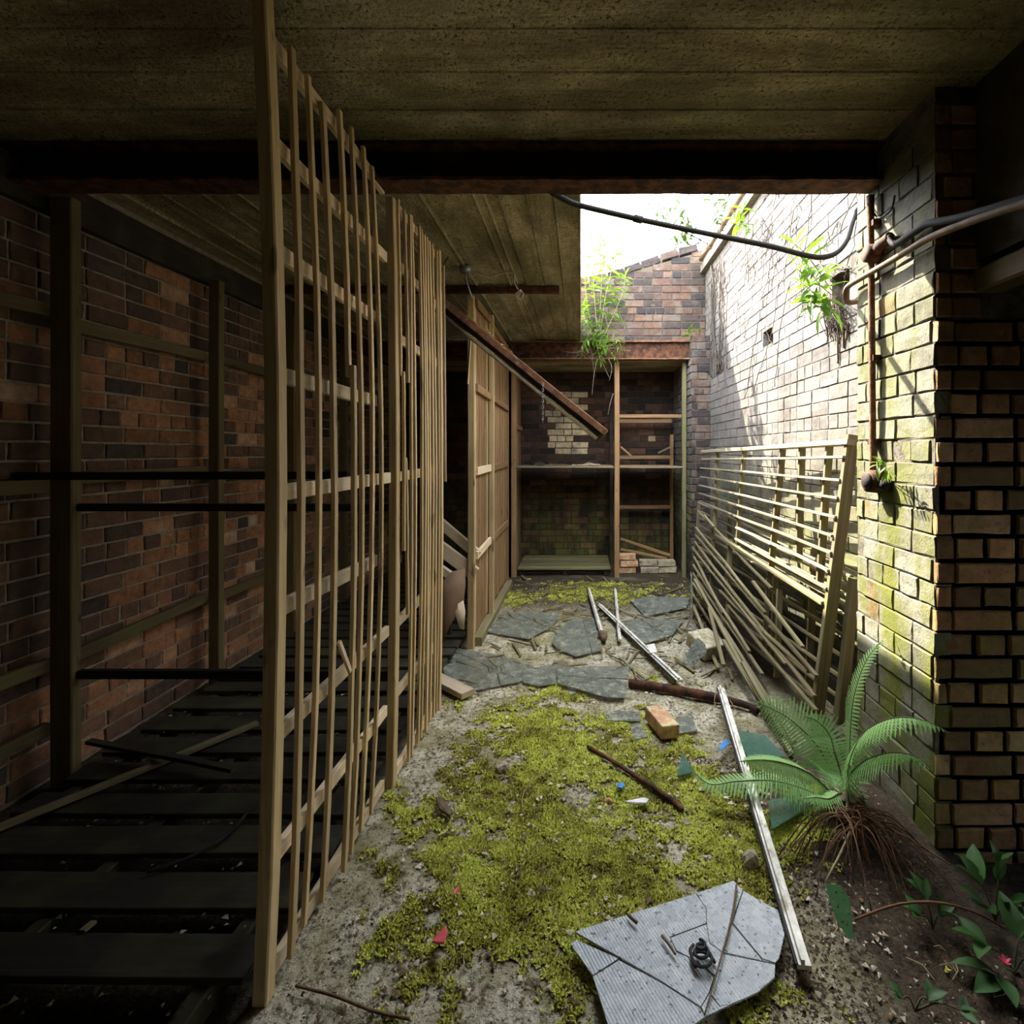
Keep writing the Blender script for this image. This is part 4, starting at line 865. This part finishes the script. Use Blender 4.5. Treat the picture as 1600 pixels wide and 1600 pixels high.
# ------------------------------------------------------------------ bars, pipe, brick, block, rubble
def bar(label, u0, v0, z0, u1, v1, z1, w, extra=None):
    a, b = atZ(u0, v0, z0), atZ(u1, v1, z1); t = thing('glazing_bar', label, 'glazing bar', b)
    x, y, z = frame(b-a, V(0, 0, 1))
    stick('bar', a, b, w, .014, M['alu'], t, seg=8, jit=.0008)
    stick('rib', a+y*.014-x*w*.1, b+y*.014-x*w*.1, w*.25, .016, M['alu'], t, seg=2, jit=.0003)
    stick('putty_strip', a-x*w*.52+y*.003, b-x*w*.52+y*.003, w*.22, .012, M['seal'], t, seg=4, jit=.0006)
    return t, a, b
t, a, b = bar('long flaking white glazing bar lying from the rusty pipe past the fern', 1126, 1076, .10, 1257, 1512, .045, .040)
tube('wire_loop', [a+V(-.02, .0, .01), a+V(-.06, -.1, -.04), a+V(-.02, -.22, -.06), a+V(.03, -.2, -.04), a+V(.02, -.12, -.01)], .002, M['straw'], t, 5)
t, a, b = bar('white glazing bar ending in a dark insulator among the rear glass', 920, 921, .03, 940, 990, .05, .035)
tube('insulator', [b+V(0, 0, .0), b+V(.01, -.05, 0), b+V(.012, -.11, -.01)], [.03, .036, .02], M['bark'], t, 10, 3)
tube('wire_loop', [b+V(-.03, 0, .02), b+V(-.05, -.12, -.02), b+V(.01, -.2, -.03), b+V(.06, -.12, -.02), b+V(.05, .0, .0)], .002, M['straw'], t, 5)
bar('double glazing bar slanting from the rear glass to the rusty pipe', 937, 946, .03, 1062, 1064, .05, .05)
bar('short upright-looking glazing bar beside the insulator bar', 961, 921, .03, 968, 1000, .04, .028)
tag(slabpoly('tin_clip', [atZ(u, v, .07) for u, v in ((1010,1008),(1022,1005),(1027,1018),(1016,1020))], .01, M['alu']), 'small white clip on the double glazing bar', 'clip')
rpi = thing('rusty_pipe', 'dark rusty pipe lying across the aisle under the long bar', 'pipe', atZ(1050, 1076, .03))
tube('pipe', [atZ(983, 1067, .035), atZ(1050, 1077, .035), atZ(1118, 1090, .035)], .027, M['rust'], rpi, 12, 3)
tube('tail', [atZ(1118, 1090, .035), atZ(1150, 1097, .035), atZ(1172, 1104, .03), atZ(1184, 1112, .02)], [.025, .02, .018, .02], M['rust'], rpi, 10, 3)
tag(tube('rusty_rod', [atZ(918, 1166, .02), atZ(960, 1191, .02), atZ(1020, 1230, .022), atZ(1052, 1252, .02), atZ(1066, 1266, .015)], [.008, .010, .011, .012, .009], M['rust']), 'thin rusty rod lying on the moss', 'rod')
def solid(vs, fs, name, m, mat, label, cat, bevel=.006):
    me = mesh(vs, fs); o = obj(name, me, m, None, mat); bm_ = o.modifiers.new('b', 'BEVEL'); bm_.width = bevel; bm_.segments = 2; return tag(o, label, cat)
vs, fs = boxdata((-.05, -.11, 0), (.05, .11, .07)); p = atZ(1037, 1155, 0.0); c0 = atZ(1036, 1140, .03)
solid(vs, fs, 'loose_brick', Matrix.Translation((c0.x-.005, c0.y+.03, .022)) @ Matrix.Rotation(math.radians(16), 4, 'Z') @ Matrix.Rotation(.06, 4, 'Y'), M['loosebrick'], 'single loose brick lying on the moss in the aisle', 'brick')
vs, fs = boxdata((-.10, -.11, 0), (.10, .11, .11)); c0 = atZ(1108, 1030, .0)
solid(vs, fs, 'concrete_block', Matrix.Translation((c0.x-.01, c0.y+.08, .03)) @ Matrix.Rotation(math.radians(28), 4, 'Z') @ Matrix.Rotation(.25, 4, 'X'), M['block'], 'tilted concrete block at the foot of the leaning panel', 'block', .01)
b0 = atZ(1075, 1040, .02); dn = V(-.35, -.75, .6).normalized()
tag(slabpoly('glass_sheet', [onpl(u, v, b0, dn) for u, v in ((1066,1036),(1080,1008),(1090,996),(1102,1006),(1104,1020),(1084,1040))], .005, M['dustglass']), 'tilted glass piece leaning on the concrete block', 'glass')
def rock(u, v, s, label, mat, seed, name='stone', cat='stone', flat=.7):
    r = random.Random(seed); bm_ = bmesh.new(); bmesh.ops.create_icosphere(bm_, subdivisions=2, radius=1)
    for w in bm_.verts:
        q = w.co; f = 1+.28*math.sin(q.x*3+seed)+.2*math.sin(q.y*4+seed*2)+r.uniform(-.1, .1); w.co = V(q.x*f, q.y*f*.8, q.z*f*flat)
    me = bpy.data.meshes.new('m'); bm_.to_mesh(me); bm_.free(); p = atZ(u, v, .02); p.z = floorz(p.x, p.y)+s*flat*.55
    return tag(obj(name, me, Matrix.Translation(p) @ Matrix.Rotation(r.uniform(0, 6), 4, 'Z') @ Matrix.Scale(s, 4), None, mat), label, cat)
rock(1172, 1342, .038, 'angular stone beside the long glazing bar', M['rock'], 1)
rock(784, 1198, .032, 'grey-brown stone sunk in the moss toward the second screen', M['rock'], 2)
rock(1014, 1402, .014, 'small pinkish stone at the moss edge above the ribbed glass', M['clay'], 3)
rock(695, 1300, .016, 'little buff stone on bare concrete near the second screen', M['clay'], 4)
rock(1072, 1280, .018, 'dark stone at the lower end of the rusty rod', M['rock'], 5)
rock(950, 1247, .018, 'brown lump of brick beside the white plastic strip', M['loosebrick'], 6)
rock(1025, 1352, .016, 'dark pebble on the moss above the ribbed glass', M['bark'], 7)
rock(880, 1245, .012, 'pale pebble on the moss in mid aisle', M['block'], 8)
def bit(name, px, z, mat, label, cat, th=.004, jz=.012): return tag(slabpoly(name, [atZ(u, v, z+r_.uniform(0, jz)) for u, v in px], th, M[mat]), label, cat)
bit('bark_piece', [(681,1246),(690,1243),(706,1268),(703,1274),(686,1262)], .03, 'bark', 'split piece of bark at the moss edge near the second screen', 'bark', .012)
bit('wrapper', [(676,1470),(683,1458),(697,1446),(699,1456),(694,1472),(684,1474)], .035, 'red', 'crumpled red wrapper on the moss in front', 'wrapper', .003, .03)
bit('wrapper', [(708,1394),(716,1384),(718,1390),(711,1398)], .03, 'red', 'tiny red scrap beyond the crumpled wrapper', 'scrap', .002)
bit('plastic_strip', [(975,1252),(990,1249),(1006,1246),(1014,1248),(1010,1254),(992,1256)], .03, 'plastic', 'short white plastic strip below the rusty rod', 'plastic')
bit('bottle_cap', [(964,1224),(972,1222),(976,1227),(972,1231),(965,1230)], .03, 'blue', 'blue bottle cap on the moss', 'cap', .008, .002)
bit('plastic_scrap', [(1122,1170),(1130,1158),(1140,1155),(1136,1164),(1128,1172)], .04, 'blue', 'crumpled blue plastic scrap beside the long bar', 'plastic', .003, .02)
sc = thing('spring_coil', 'dark coiled steel spring lying on the ribbed glass', 'spring', atZ(1097, 1508, .05))
c = atZ(1098, 1500, .06)
tube('coil', [c+V(math.cos(a_)*(.034-.0013*a_), math.sin(a_)*(.030-.0011*a_)+.0007*a_, .0022*a_-.008) for a_ in np.linspace(0, 21, 84)], .0042, M['seal'], sc, 7, 0)
tube('stem', [c+V(-.015, .05, -.005), c+V(-.03, .025, .0), c+V(-.024, -.02, .0)], .005, M['seal'], sc, 6)
tag(tube('long_twig', [atZ(*z8(1140, 95), .055), atZ(*z8(1110, 300), .055), atZ(*z8(1020, 640), .056), atZ(*z8(930, 950), .052)], [.0035, .003, .0025, .002], M['twig'], None, 6), 'thin dark twig lying across the ribbed glass', 'twig')
tag(tube('twig', [atZ(*z8(650, 430), .055), atZ(*z8(690, 480), .056), atZ(*z8(738, 550), .055)], [.005, .004, .004], M['twig'], None, 6), 'stubby dark twig on the ribbed glass beside the spring', 'twig')
tag(tube('twig', [atZ(*z8(425, 290), .055), atZ(*z8(485, 345), .055)], [.005, .005], M['twig'], None, 6, 0), 'short black twig at the moss-side edge of the ribbed glass', 'twig')
tag(tube('straw_stem', [atZ(816, 1262, .03), atZ(818, 1240, .03), atZ(835, 1217, .035), atZ(862, 1202, .03)], .0018, M['straw'], None, 5), 'pale curved grass stem on the moss in mid aisle', 'stem')
tag(tube('straw_stem', [atZ(965, 1178, .03), atZ(970, 1165, .035), atZ(988, 1151, .03)], .0018, M['straw'], None, 5), 'short pale grass stem behind the rusty rod', 'stem')
tag(tube('long_twig', [atZ(462, 1540, .02), atZ(520, 1555, .02), atZ(585, 1580, .02), atZ(640, 1592, .02)], .004, M['twig'], None, 6), 'dark twig on the concrete at the foot of the bowed screen', 'twig')
rr = random.Random(77); vs, fs = [], []
for i in range(300):                     # broken lath splinters, straws and twigs no one could count
    y = rr.uniform(1.35, 5.6); x = rr.uniform(-.75, 1.15); l = rr.uniform(.02, .10); a_ = rr.uniform(0, 3.14); z = floorz(x, y)+.008
    tube_data([V(x, y, z), V(x+math.cos(a_)*l*.5, y+math.sin(a_)*l*.5, z+.006), V(x+math.cos(a_+.3)*l, y+math.sin(a_+.3)*l, z)], .0013, 4, vs, fs)
tag(obj('floor_straw', mesh(vs, fs), None, None, M['straw'], 'stuff'), 'scattered straws and fine twigs over the aisle floor', 'straw')
vs, fs = [], []
for i in range(150):
    y = rr.uniform(3.2, 5.9); x = rr.uniform(-.7, 1.1); l = rr.uniform(.05, .28); a_ = rr.uniform(0, 3.14); z = floorz(x, y)+.012
    d_ = V(math.cos(a_), math.sin(a_), 0); s_ = V(-d_.y, d_.x, 0)*rr.uniform(.003, .010); b_ = len(vs)
    P0, P1 = V(x, y, z), V(x, y, z)+d_*l+V(0, 0, rr.uniform(0, .02)); vs += [P0-s_, P0+s_, P1+s_, P1-s_]; vs += [v_+V(0, 0, .008) for v_ in vs[-4:]]
    fs += [tuple(b_+k_ for k_ in q_) for q_ in ((3,2,1,0),(4,5,6,7),(0,1,5,4),(1,2,6,5),(2,3,7,6),(3,0,4,7))]
tag(obj('floor_splinters', mesh(vs, fs), None, None, M['mossy'], 'stuff'), 'splinters of wood scattered among the rear glass sheets', 'splinters')
vs, fs = [], []
for i in range(260):
    y = rr.uniform(3.0, 5.8); x = rr.uniform(-.72, 1.1); s = rr.uniform(.006, .03); z = floorz(x, y)+.014; b_ = len(vs); k_ = rr.randint(3, 5); a0 = rr.uniform(0, 6)
    vs += [V(x+math.cos(a0+6.28*j/k_)*s*rr.uniform(.5, 1.3), y+math.sin(a0+6.28*j/k_)*s*rr.uniform(.5, 1.3), z+rr.uniform(0, .006)) for j in range(k_)]; fs.append(tuple(range(b_, b_+k_)))
tag(obj('glass_crumbs', mesh(vs, fs), None, None, M['dustglass'], 'stuff'), 'small glass splinters strewn around the rear sheets', 'splinters')

# ------------------------------------------------------------------ plants
def leaf_mesh(l, w, mat, fold=.25, droop=.25, n=4):
    vs, fs = [], []
    for i in range(n+1):
        s = i/n; ww = w*math.sin(math.pi*min(1, s*.94+.04))**.8*(1-.25*s); y_ = l*s; z_ = -droop*l*s*s
        vs += [V(-ww/2, y_, z_+fold*ww), V(0, y_, z_), V(ww/2, y_, z_+fold*ww)]
    for i in range(n):
        b = i*3; fs += [(b, b+1, b+4, b+3), (b+1, b+2, b+5, b+4)]
    me = mesh(vs, fs, smooth=True); me.materials.append(mat); return me
def put_leaf(me, p, d, parent, r, s=1.0, name='leaf'):
    y_ = d.normalized(); x_ = y_.cross(V(r.uniform(-.4, .4), r.uniform(-.4, .4), 1)); x_ = x_.normalized() if x_.length > .05 else V(1, 0, 0); z_ = x_.cross(y_)
    return obj(name, me, matx(x_, y_, z_, p) @ Matrix.Scale(s, 4), parent)
def leafy(t, paths, mes, r, per=8, start=.25, rad=.003, smat=None, size=1.0, pairs=True, spread=.9):
    for P in paths:
        P = smoothpath(P, 5); n = len(P)
        tube('stem', P, [rad, rad*.5], smat or M['stem'], t, 5, 0)
        for k_ in range(per):
            s = start+(1-start)*(k_+.5)/per; i = min(n-2, int(s*(n-1))); p = P[i]+(P[i+1]-P[i])*(s*(n-1)-i); ax_ = (P[i+1]-P[i]).normalized()
            a0 = r.uniform(0, 6.28)
            for q in range(2 if pairs else 1):
                a_ = a0+q*math.pi; x_, y_, z_ = frame(ax_, V(.2, .9, .1)); d = (x_*math.cos(a_)+y_*math.sin(a_))*spread+ax_*r.uniform(.1, .6)
                put_leaf(r.choice(mes), p, d, t, r, size*r.uniform(.7, 1.2)*(1.1-.45*s))
        put_leaf(r.choice(mes), P[-1], (P[-1]-P[-2]), t, r, size*.6)
r = random.Random(21)
LB = [leaf_mesh(.11, .036, M['leaf'], droop=.35), leaf_mesh(.125, .042, M['leaf'], droop=.5), leaf_mesh(.095, .034, M['leaf'], droop=.15)]
sh = thing('beam_shrub', 'bright green leafy shrub sprouting from the rusted rear girder', 'shrub', (0.2, 5.95, 2.785))
def yb(u, v, Y=5.93): return atY(u, v, Y)
root0 = yb(935, 545)
leafy(sh, [[root0, yb(930, 480, 5.85), yb(926, 420, 5.8), yb(922, 358, 5.78)], [root0, yb(945, 470, 5.9), yb(958, 410, 5.85), yb(964, 372, 5.82)], [root0, yb(920, 490, 5.88), yb(914, 440, 5.8), yb(917, 400, 5.75)],
           [root0, yb(955, 500, 5.85), yb(972, 460, 5.8), yb(977, 432, 5.8)], [root0, yb(940, 440, 5.95), yb(944, 400, 5.95), yb(940, 375, 5.95)], [root0, yb(925, 520, 5.85), yb(914, 500, 5.8), yb(912, 480, 5.8)]], LB, r, 15, .15, .004, size=1.3)
leafy(sh, [[root0, yb(950, 535, 5.85), yb(965, 530, 5.8), yb(972, 548, 5.78)], [root0, yb(925, 530, 5.8), yb(912, 535, 5.78), yb(908, 555, 5.78)], [root0, yb(940, 530, 5.8), yb(950, 545, 5.75), yb(962, 560, 5.72)], [root0, yb(930, 530, 5.8), yb(935, 550, 5.75), yb(938, 565, 5.74)]], LB, r, 10, .1, .003, size=1.15)
vs, fs = [], []
for i in range(40):
    u0 = r.uniform(908, 975); v0 = r.uniform(430, 555); Yk = r.uniform(5.75, 5.98)
    a_ = yb(u0, v0, Yk); tube_data(smoothpath([a_, a_+V(r.uniform(-.1, .1), r.uniform(-.03, .0), r.uniform(-.02, .08)), a_+V(r.uniform(-.2, .2), 0, -r.uniform(.02, .22))], 4), .0022, 4, vs, fs)
obj('dry_stems', mesh(vs, fs, smooth=True), None, sh, M['root'], 'stuff')
for P in ([yb(933, 560), yb(929, 580), yb(926, 605), yb(925, 617)], [yb(937, 558), yb(945, 575), yb(952, 590)], [yb(950, 560), yb(956, 575), yb(952, 595)], [yb(958, 615, 6.02), yb(953, 632, 6.0), yb(950, 648, 6.0)], [yb(912, 549), yb(895, 551), yb(880, 549)]):
    tube('root', P, [.007, .003], M['root'], sh, 5)
ws = thing('wall_seedling', 'bright green broad-leaved plant growing from a hole in the whitewashed wall', 'plant', atX(1312, 468, 1.5))
LW = [leaf_mesh(.12, .034, M['leaf'], droop=.3), leaf_mesh(.10, .034, M['leaf'], droop=.55)]
w0 = atX(1310, 468, 1.5)
leafy(ws, [[w0, atY(1292, 455, 2.8), atY(1275, 438, 2.75), atY(1262, 415, 2.72)], [w0, atY(1285, 470, 2.78), atY(1268, 455, 2.72), atY(1250, 440, 2.7)], [w0, atY(1290, 440, 2.8), atY(1262, 400, 2.74), atY(1240, 380, 2.72)], [w0, atY(1295, 480, 2.78), atY(1282, 480, 2.74), atY(1264, 470, 2.72)]], LW, r, 6, .3, .003, size=1.35)
vs, fs = [], []
for i in range(60):
    a_ = atX(1312+r.uniform(-16, 14), 478+r.uniform(-10, 25), 1.47); tube_data(smoothpath([a_, a_+V(-r.uniform(.01, .06), r.uniform(-.06, .06), r.uniform(-.03, .05)), a_+V(-r.uniform(0, .03), r.uniform(-.05, .05), -r.uniform(.03, .16))], 4), .0022, 4, vs, fs)
obj('root_mat', mesh(vs, fs, smooth=True), None, ws, M['vine'], 'stuff')
for dx in (-6, 3, 8): a_ = atX(1316+dx, 505, 1.472); tube('root', [a_, a_+V(-.004, 0, -.08), a_+V(0, .005, -.17+.01*dx)], [.008, .005], M['bark'], ws, 6)
def tiny(label, cat, base, paths, size, per=5, name='wall_seedling', mats=LB):
    t = thing(name, label, cat, base); leafy(t, paths, mats, r, per, .3, .002, size=size); return t
b0 = atX(1158, 352, 1.47); tiny('small seedling high on the whitewashed wall beside the clay pipe', 'plant', b0, [[b0, atY(1158, 340, 4.3), atY(1162, 325, 4.25)], [b0, atY(1160, 352, 4.25), atY(1166, 358, 4.2)], [b0, atY(1150, 350, 4.3), atY(1148, 343, 4.25)]], 1.2, 3)
b0 = pier(1376, 738, 1.25); tiny('little fern-like seedling above the round box on the pier', 'plant', b0, [[b0, pier(1372, 728, 1.2), pier(1370, 718, 1.18)], [b0, pier(1384, 730, 1.2), pier(1390, 742, 1.19)]], .45, 4)
b0 = V(1.30, 5.92, 2.80); tiny('grassy tuft on top of the far pier', 'plant', b0, [[b0, b0+V(.02, -.03, .08), b0+V(.05, -.05, .1)], [b0, b0+V(-.05, -.03, .06), b0+V(-.1, -.04, .05)], [b0, b0+V(-.02, -.03, .09), b0+V(-.04, -.04, .14)]], .7, 4)
LT = [leaf_mesh(.085, .03, M['leaftree'], droop=.3, n=3), leaf_mesh(.065, .026, M['leaftree'], droop=.1, n=3)]
YT = 6.45
b0 = atY(1068, 392, 6.22); tiny('low leafy sprig behind the sloping brick coping', 'sapling', b0, [[b0, atY(1058, 380, 6.25), atY(1052, 372, 6.25)], [b0, atY(1072, 378, 6.25), atY(1080, 372, 6.25)], [b0, atY(1065, 378, 6.25), atY(1066, 366, 6.25)], [b0, atY(1085, 382, 6.25), atY(1096, 376, 6.25)]], 1.5, 7, 'sapling', LT)
b0 = atY(1012, 408, 6.22); tiny('tiny seedling on the middle of the sloping brick coping', 'plant', b0, [[b0, atY(1010, 398, 6.2), atY(1006, 390, 6.2)], [b0, atY(1014, 398, 6.2), atY(1020, 395, 6.2)]], .8, 3, 'wall_seedling', LT)
b0 = atY(1098, 396, 6.25); tiny('thin sapling branch with pale leaves against the sky, over the conduit', 'sapling', b0, [[b0, atY(1075, 355, 6.25), atY(1045, 332, 6.25), atY(1012, 322, 6.25)], [atY(1075, 355, 6.25), atY(1066, 335, 6.25), atY(1058, 312, 6.25)], [atY(1060, 345, 6.25), atY(1040, 345, 6.25), atY(1022, 338, 6.25)], [b0, atY(1080, 350, 6.25), atY(1066, 352, 6.25)]], 1.7, 9, 'sapling', LT)
b0 = atY(1140, 345, 5.2); tiny('leafy branch hanging by the clay pipe under the girder', 'sapling', b0, [[b0, atY(1128, 325, 5.1), atY(1118, 305, 5.0), atY(1112, 285, 5.0)], [b0, atY(1125, 322, 5.2), atY(1105, 310, 5.1)], [b0, atY(1138, 320, 5.0), atY(1136, 300, 4.9)], [atY(1125, 322, 5.2), atY(1122, 338, 5.1), atY(1124, 350, 5.1)]], 1.6, 8, 'sapling', LT)
# dry climber on the whitewashed wall
vs, fs = [], []; rv = random.Random(91)
for i in range(95):
    y = rv.uniform(2.45, 5.7); z = rv.uniform(2.55, 3.6); dy, dz = rv.uniform(-.05, .05), rv.uniform(-.09, .06); P = []
    for k_ in range(rv.randint(6, 14)):
        P.append(V(XR-.006-abs(rv.gauss(0, .008)), y, z)); y += dy; z += dz; dy = dy*.8+rv.uniform(-.03, .03); dz = dz*.85+rv.uniform(-.035, .03)
        if z > 3.62 or y > 5.85: break
    if len(P) > 3: tube_data(smoothpath(P, 2), rv.uniform(.0016, .0034), 4, vs, fs)
for i in range(16):
    y = 5.75-rv.uniform(0, .5); z = 3.5; P = []
    for k_ in range(14): P.append(V(XR-.008-abs(rv.gauss(0, .01)), y, z)); z -= .09; y += rv.gauss(0, .025)
    tube_data(smoothpath(P, 2), rv.uniform(.002, .005), 4, vs, fs)
vt = thing('dry_climber', 'leafless dry climber netting the upper whitewashed wall', 'climber', (XR, 4.0, 3.0)); obj('tendrils', mesh(vs, fs, smooth=True), None, vt, M['vine'], 'stuff')
tube('main_stem', [atX(1111, 415, 1.46), atX(1115, 450, 1.46), atX(1112, 490, 1.46), atX(1120, 560, 1.465)], [.012, .009, .006], M['vine'], vt, 6)
tube('main_stem', [atX(1300, 440, 1.44), atX(1275, 405, 1.44), atX(1255, 400, 1.43), atX(1235, 370, 1.45), atX(1240, 330, 1.46)], [.006, .004], M['vine'], vt, 6)
tube('main_stem', [atX(1330, 420, 1.46), atX(1295, 412, 1.46), atX(1270, 425, 1.45), atX(1255, 420, 1.45)], [.004, .003], M['vine'], vt, 6)

# the fern
fn = thing('fern', 'green fern growing from dark soil between leaning panel and pier', 'fern', atZ(1326, 1292, .08))
c0 = atZ(1326, 1270, .14)
def f7(x, y, Y): return atY(1040+x/2.5, 960+y/2.5, Y)
def frond(path, wmax, n, seed, sidehint, tip=.02, droop=.3):
    r = random.Random(seed); P = smoothpath(path, 8); m_ = len(P)
    o = tube('frond', P, [.0042, .0028, .001], M['fernstem'], fn, 5, 0)
    vs, fs = [], []; cum = [0]
    for i in range(1, m_): cum.append(cum[-1]+(P[i]-P[i-1]).length)
    Lt = cum[-1]
    for k_ in range(n):
        s = .14+.86*k_/(n-1); d = s*Lt; i = max(j for j in range(m_) if cum[j] <= d+1e-9); i = min(i, m_-2)
        p = P[i]+(P[i+1]-P[i])*((d-cum[i])/max(1e-6, cum[i+1]-cum[i])); ax_ = (P[i+1]-P[i]).normalized()
        nr = sidehint-ax_*sidehint.dot(ax_); nr.normalize(); lat = ax_.cross(nr)
        w = wmax*(math.sin(math.pi*min(1, ((s-.14)/.86)*.80+.20))**.75)*(1.0 if s < .9 else max(.25, (1-s)/.1))
        for sg in (-1, 1):
            d_ = (lat*sg+ax_*.38-V(0, 0, droop)).normalized(); side = d_.cross(nr).normalized(); pw_ = Lt*.86/n*.78; b = len(vs); N_ = 8; ln = w*r.uniform(.85, 1.08)
            for j in range(N_+1):
                t_ = j/N_; ww = pw_*(1-t_)**.5*.62*(1.0 if j % 2 else .62)+.0004; q = p+d_*(ln*t_)-V(0, 0, droop*.3*ln*t_*t_)+nr*(.02*ln*math.sin(t_*3))
                vs += [q-side*ww, q+side*ww]
            for j in range(N_): fs.append((b+2*j, b+2*j+1, b+2*j+3, b+2*j+2))
    obj('leaflets', mesh(vs, fs, smooth=True), None, o, M['fern'], 'stuff')
UPV = V(0, 0, 1)
frond([c0, f7(640, 690, 2.03), f7(560, 620, 1.98), f7(460, 580, 1.95), f7(370, 568, 1.93), f7(285, 575, 1.92)], .13, 46, 1, V(.1, -.55, 1), droop=.65)
frond([c0, f7(560, 690, 2.10), f7(420, 650, 2.10), f7(280, 652, 2.12), f7(170, 662, 2.14), f7(88, 592, 2.16)], .075, 40, 2, V(0, -.3, 1), droop=.25)
frond([c0, f7(650, 620, 2.15), f7(590, 510, 2.2), f7(500, 420, 2.25), f7(420, 370, 2.28), f7(340, 338, 2.3)], .14, 42, 3, V(.3, -1, .5), droop=.15)
frond([c0, f7(690, 640, 2.10), f7(660, 540, 2.14), f7(640, 470, 2.18), f7(590, 415, 2.2), f7(540, 400, 2.22)], .12, 34, 8, V(-.2, -1, .5), droop=.15)
frond([c0, f7(720, 640, 2.02), f7(722, 480, 2.03), f7(735, 330, 2.04), f7(775, 200, 2.05), f7(830, 120, 2.05), f7(885, 82, 2.06)], .10, 46, 4, V(-1, .25, .2), droop=.05)
frond([c0, f7(715, 590, 1.98), f7(760, 480, 1.92), f7(830, 425, 1.84), f7(920, 402, 1.77), f7(1020, 418, 1.72), f7(1120, 470, 1.68)], .085, 44, 5, V(-.2, .2, 1), droop=.8)
frond([c0, f7(710, 650, 1.97), f7(760, 585, 1.91), f7(830, 550, 1.85), f7(910, 540, 1.79), f7(990, 562, 1.75), f7(1050, 620, 1.72)], .085, 38, 6, V(-.2, .2, 1), droop=.8)
frond([c0, f7(690, 700, 2.0), f7(640, 720, 1.95), f7(590, 715, 1.92), f7(540, 720, 1.90)], .05, 20, 7, V(0, -.4, 1), droop=.4)
vs, fs = [], []; rd = random.Random(17)
for i in range(75):
    a_ = rd.uniform(-.6, 3.5); l = rd.uniform(.08, .30); p = c0+V(rd.uniform(-.04, .05), rd.uniform(-.04, .03), rd.uniform(-.03, .02)); d_ = V(math.cos(a_), -abs(math.sin(a_)), 0)
    if p.x+d_.x*l > 1.24 and p.y+d_.y*l > 1.80: d_.x *= .2
    e_ = p+d_*l; e_.z = floorz(e_.x, e_.y)+.02; tube_data(smoothpath([p, p+d_*l*.5+V(0, 0, .04*rd.random()), e_], 4), rd.uniform(.0012, .0028), 4, vs, fs)
obj('dead_stalks', mesh(vs, fs, smooth=True), None, fn, M['deadfern'], 'stuff')
rock(1322, 1288, .07, 'dark crown of roots and soil beneath the fern', M['bark'], 12, 'root_crown', 'root', .8)
tag(tube('dry_stalk', [atZ(1328, 1300, .10), atZ(1310, 1340, .08), atZ(1291, 1376, .03)], .004, M['straw'], None, 5), 'dry fern stalk bent down toward the propped green shard', 'stalk')
tag(tube('dry_stalk', [atZ(1288, 1288, .09), atZ(1262, 1300, .06), atZ(1222, 1342, .03)], .003, M['straw'], None, 5), 'pale dry stalk reaching from the fern toward the angular stone', 'stalk')
tag(tube('bramble_runner', [atZ(1335, 1437, .03), atZ(1400, 1414, .10), atZ(1462, 1410, .12), atZ(1520, 1424, .10), atZ(1570, 1450, .06)], .0035, M['deadfern'], None, 6), 'reddish bramble runner arching before the pier base', 'runner')
LD = [leaf_mesh(.085, .05, M['leafdark'], droop=.25, n=5), leaf_mesh(.07, .042, M['leafdark'], droop=.1, n=5)]
def herb(label, base, tips, size, extra=None):
    t = thing('leafy_weed', label, 'weed', base)
    for q in tips:
        tube('stem', [base, (base+q)/2+V(0, 0, .02), q], [.003, .0015], M['fernstem'], t, 5)
        for a_ in (-.9, .0, .9): d_ = (q-base); d_.z *= .4; d_ = Matrix.Rotation(a_, 3, 'Z') @ d_; put_leaf(r.choice(LD), q, d_+V(0, 0, .01), t, r, size*r.uniform(.8, 1.15))
    if extra: extra(t)
b0 = atZ(1458, 1452, .03); herb('small three-leaved weed before the pier base', b0, [atZ(1446, 1405, .10), atZ(1470, 1432, .07), atZ(1438, 1432, .06)], .75)
b0 = atZ(1555, 1440, .03); herb('dark-leaved weed under the buff brick pier, tall pointed leaves', b0, [atZ(1532, 1382, .12), atZ(1560, 1375, .16), atZ(1574, 1415, .12), atZ(1540, 1420, .08)], 1.1)
def petals(t):
    q = atZ(1570, 1506, .06)
    for i in range(5): put_leaf(PET, q, V(math.cos(i*1.256), math.sin(i*1.256), .5), t, r, 1, 'petal')
PET = leaf_mesh(.022, .014, M['flower'], droop=-.2, n=3)
b0 = atZ(1585, 1520, .02); herb('spreading weed with a pink flower in the dark corner', b0, [atZ(1540, 1478, .08), atZ(1592, 1465, .10), atZ(1612, 1500, .08), atZ(1560, 1528, .04)], 1.15, petals)
b0 = atZ(1430, 1580, .02); herb('low weed at the very front beside the ribbed glass', b0, [atZ(1410, 1560, .05), atZ(1450, 1562, .05), atZ(1500, 1578, .05)], .6)
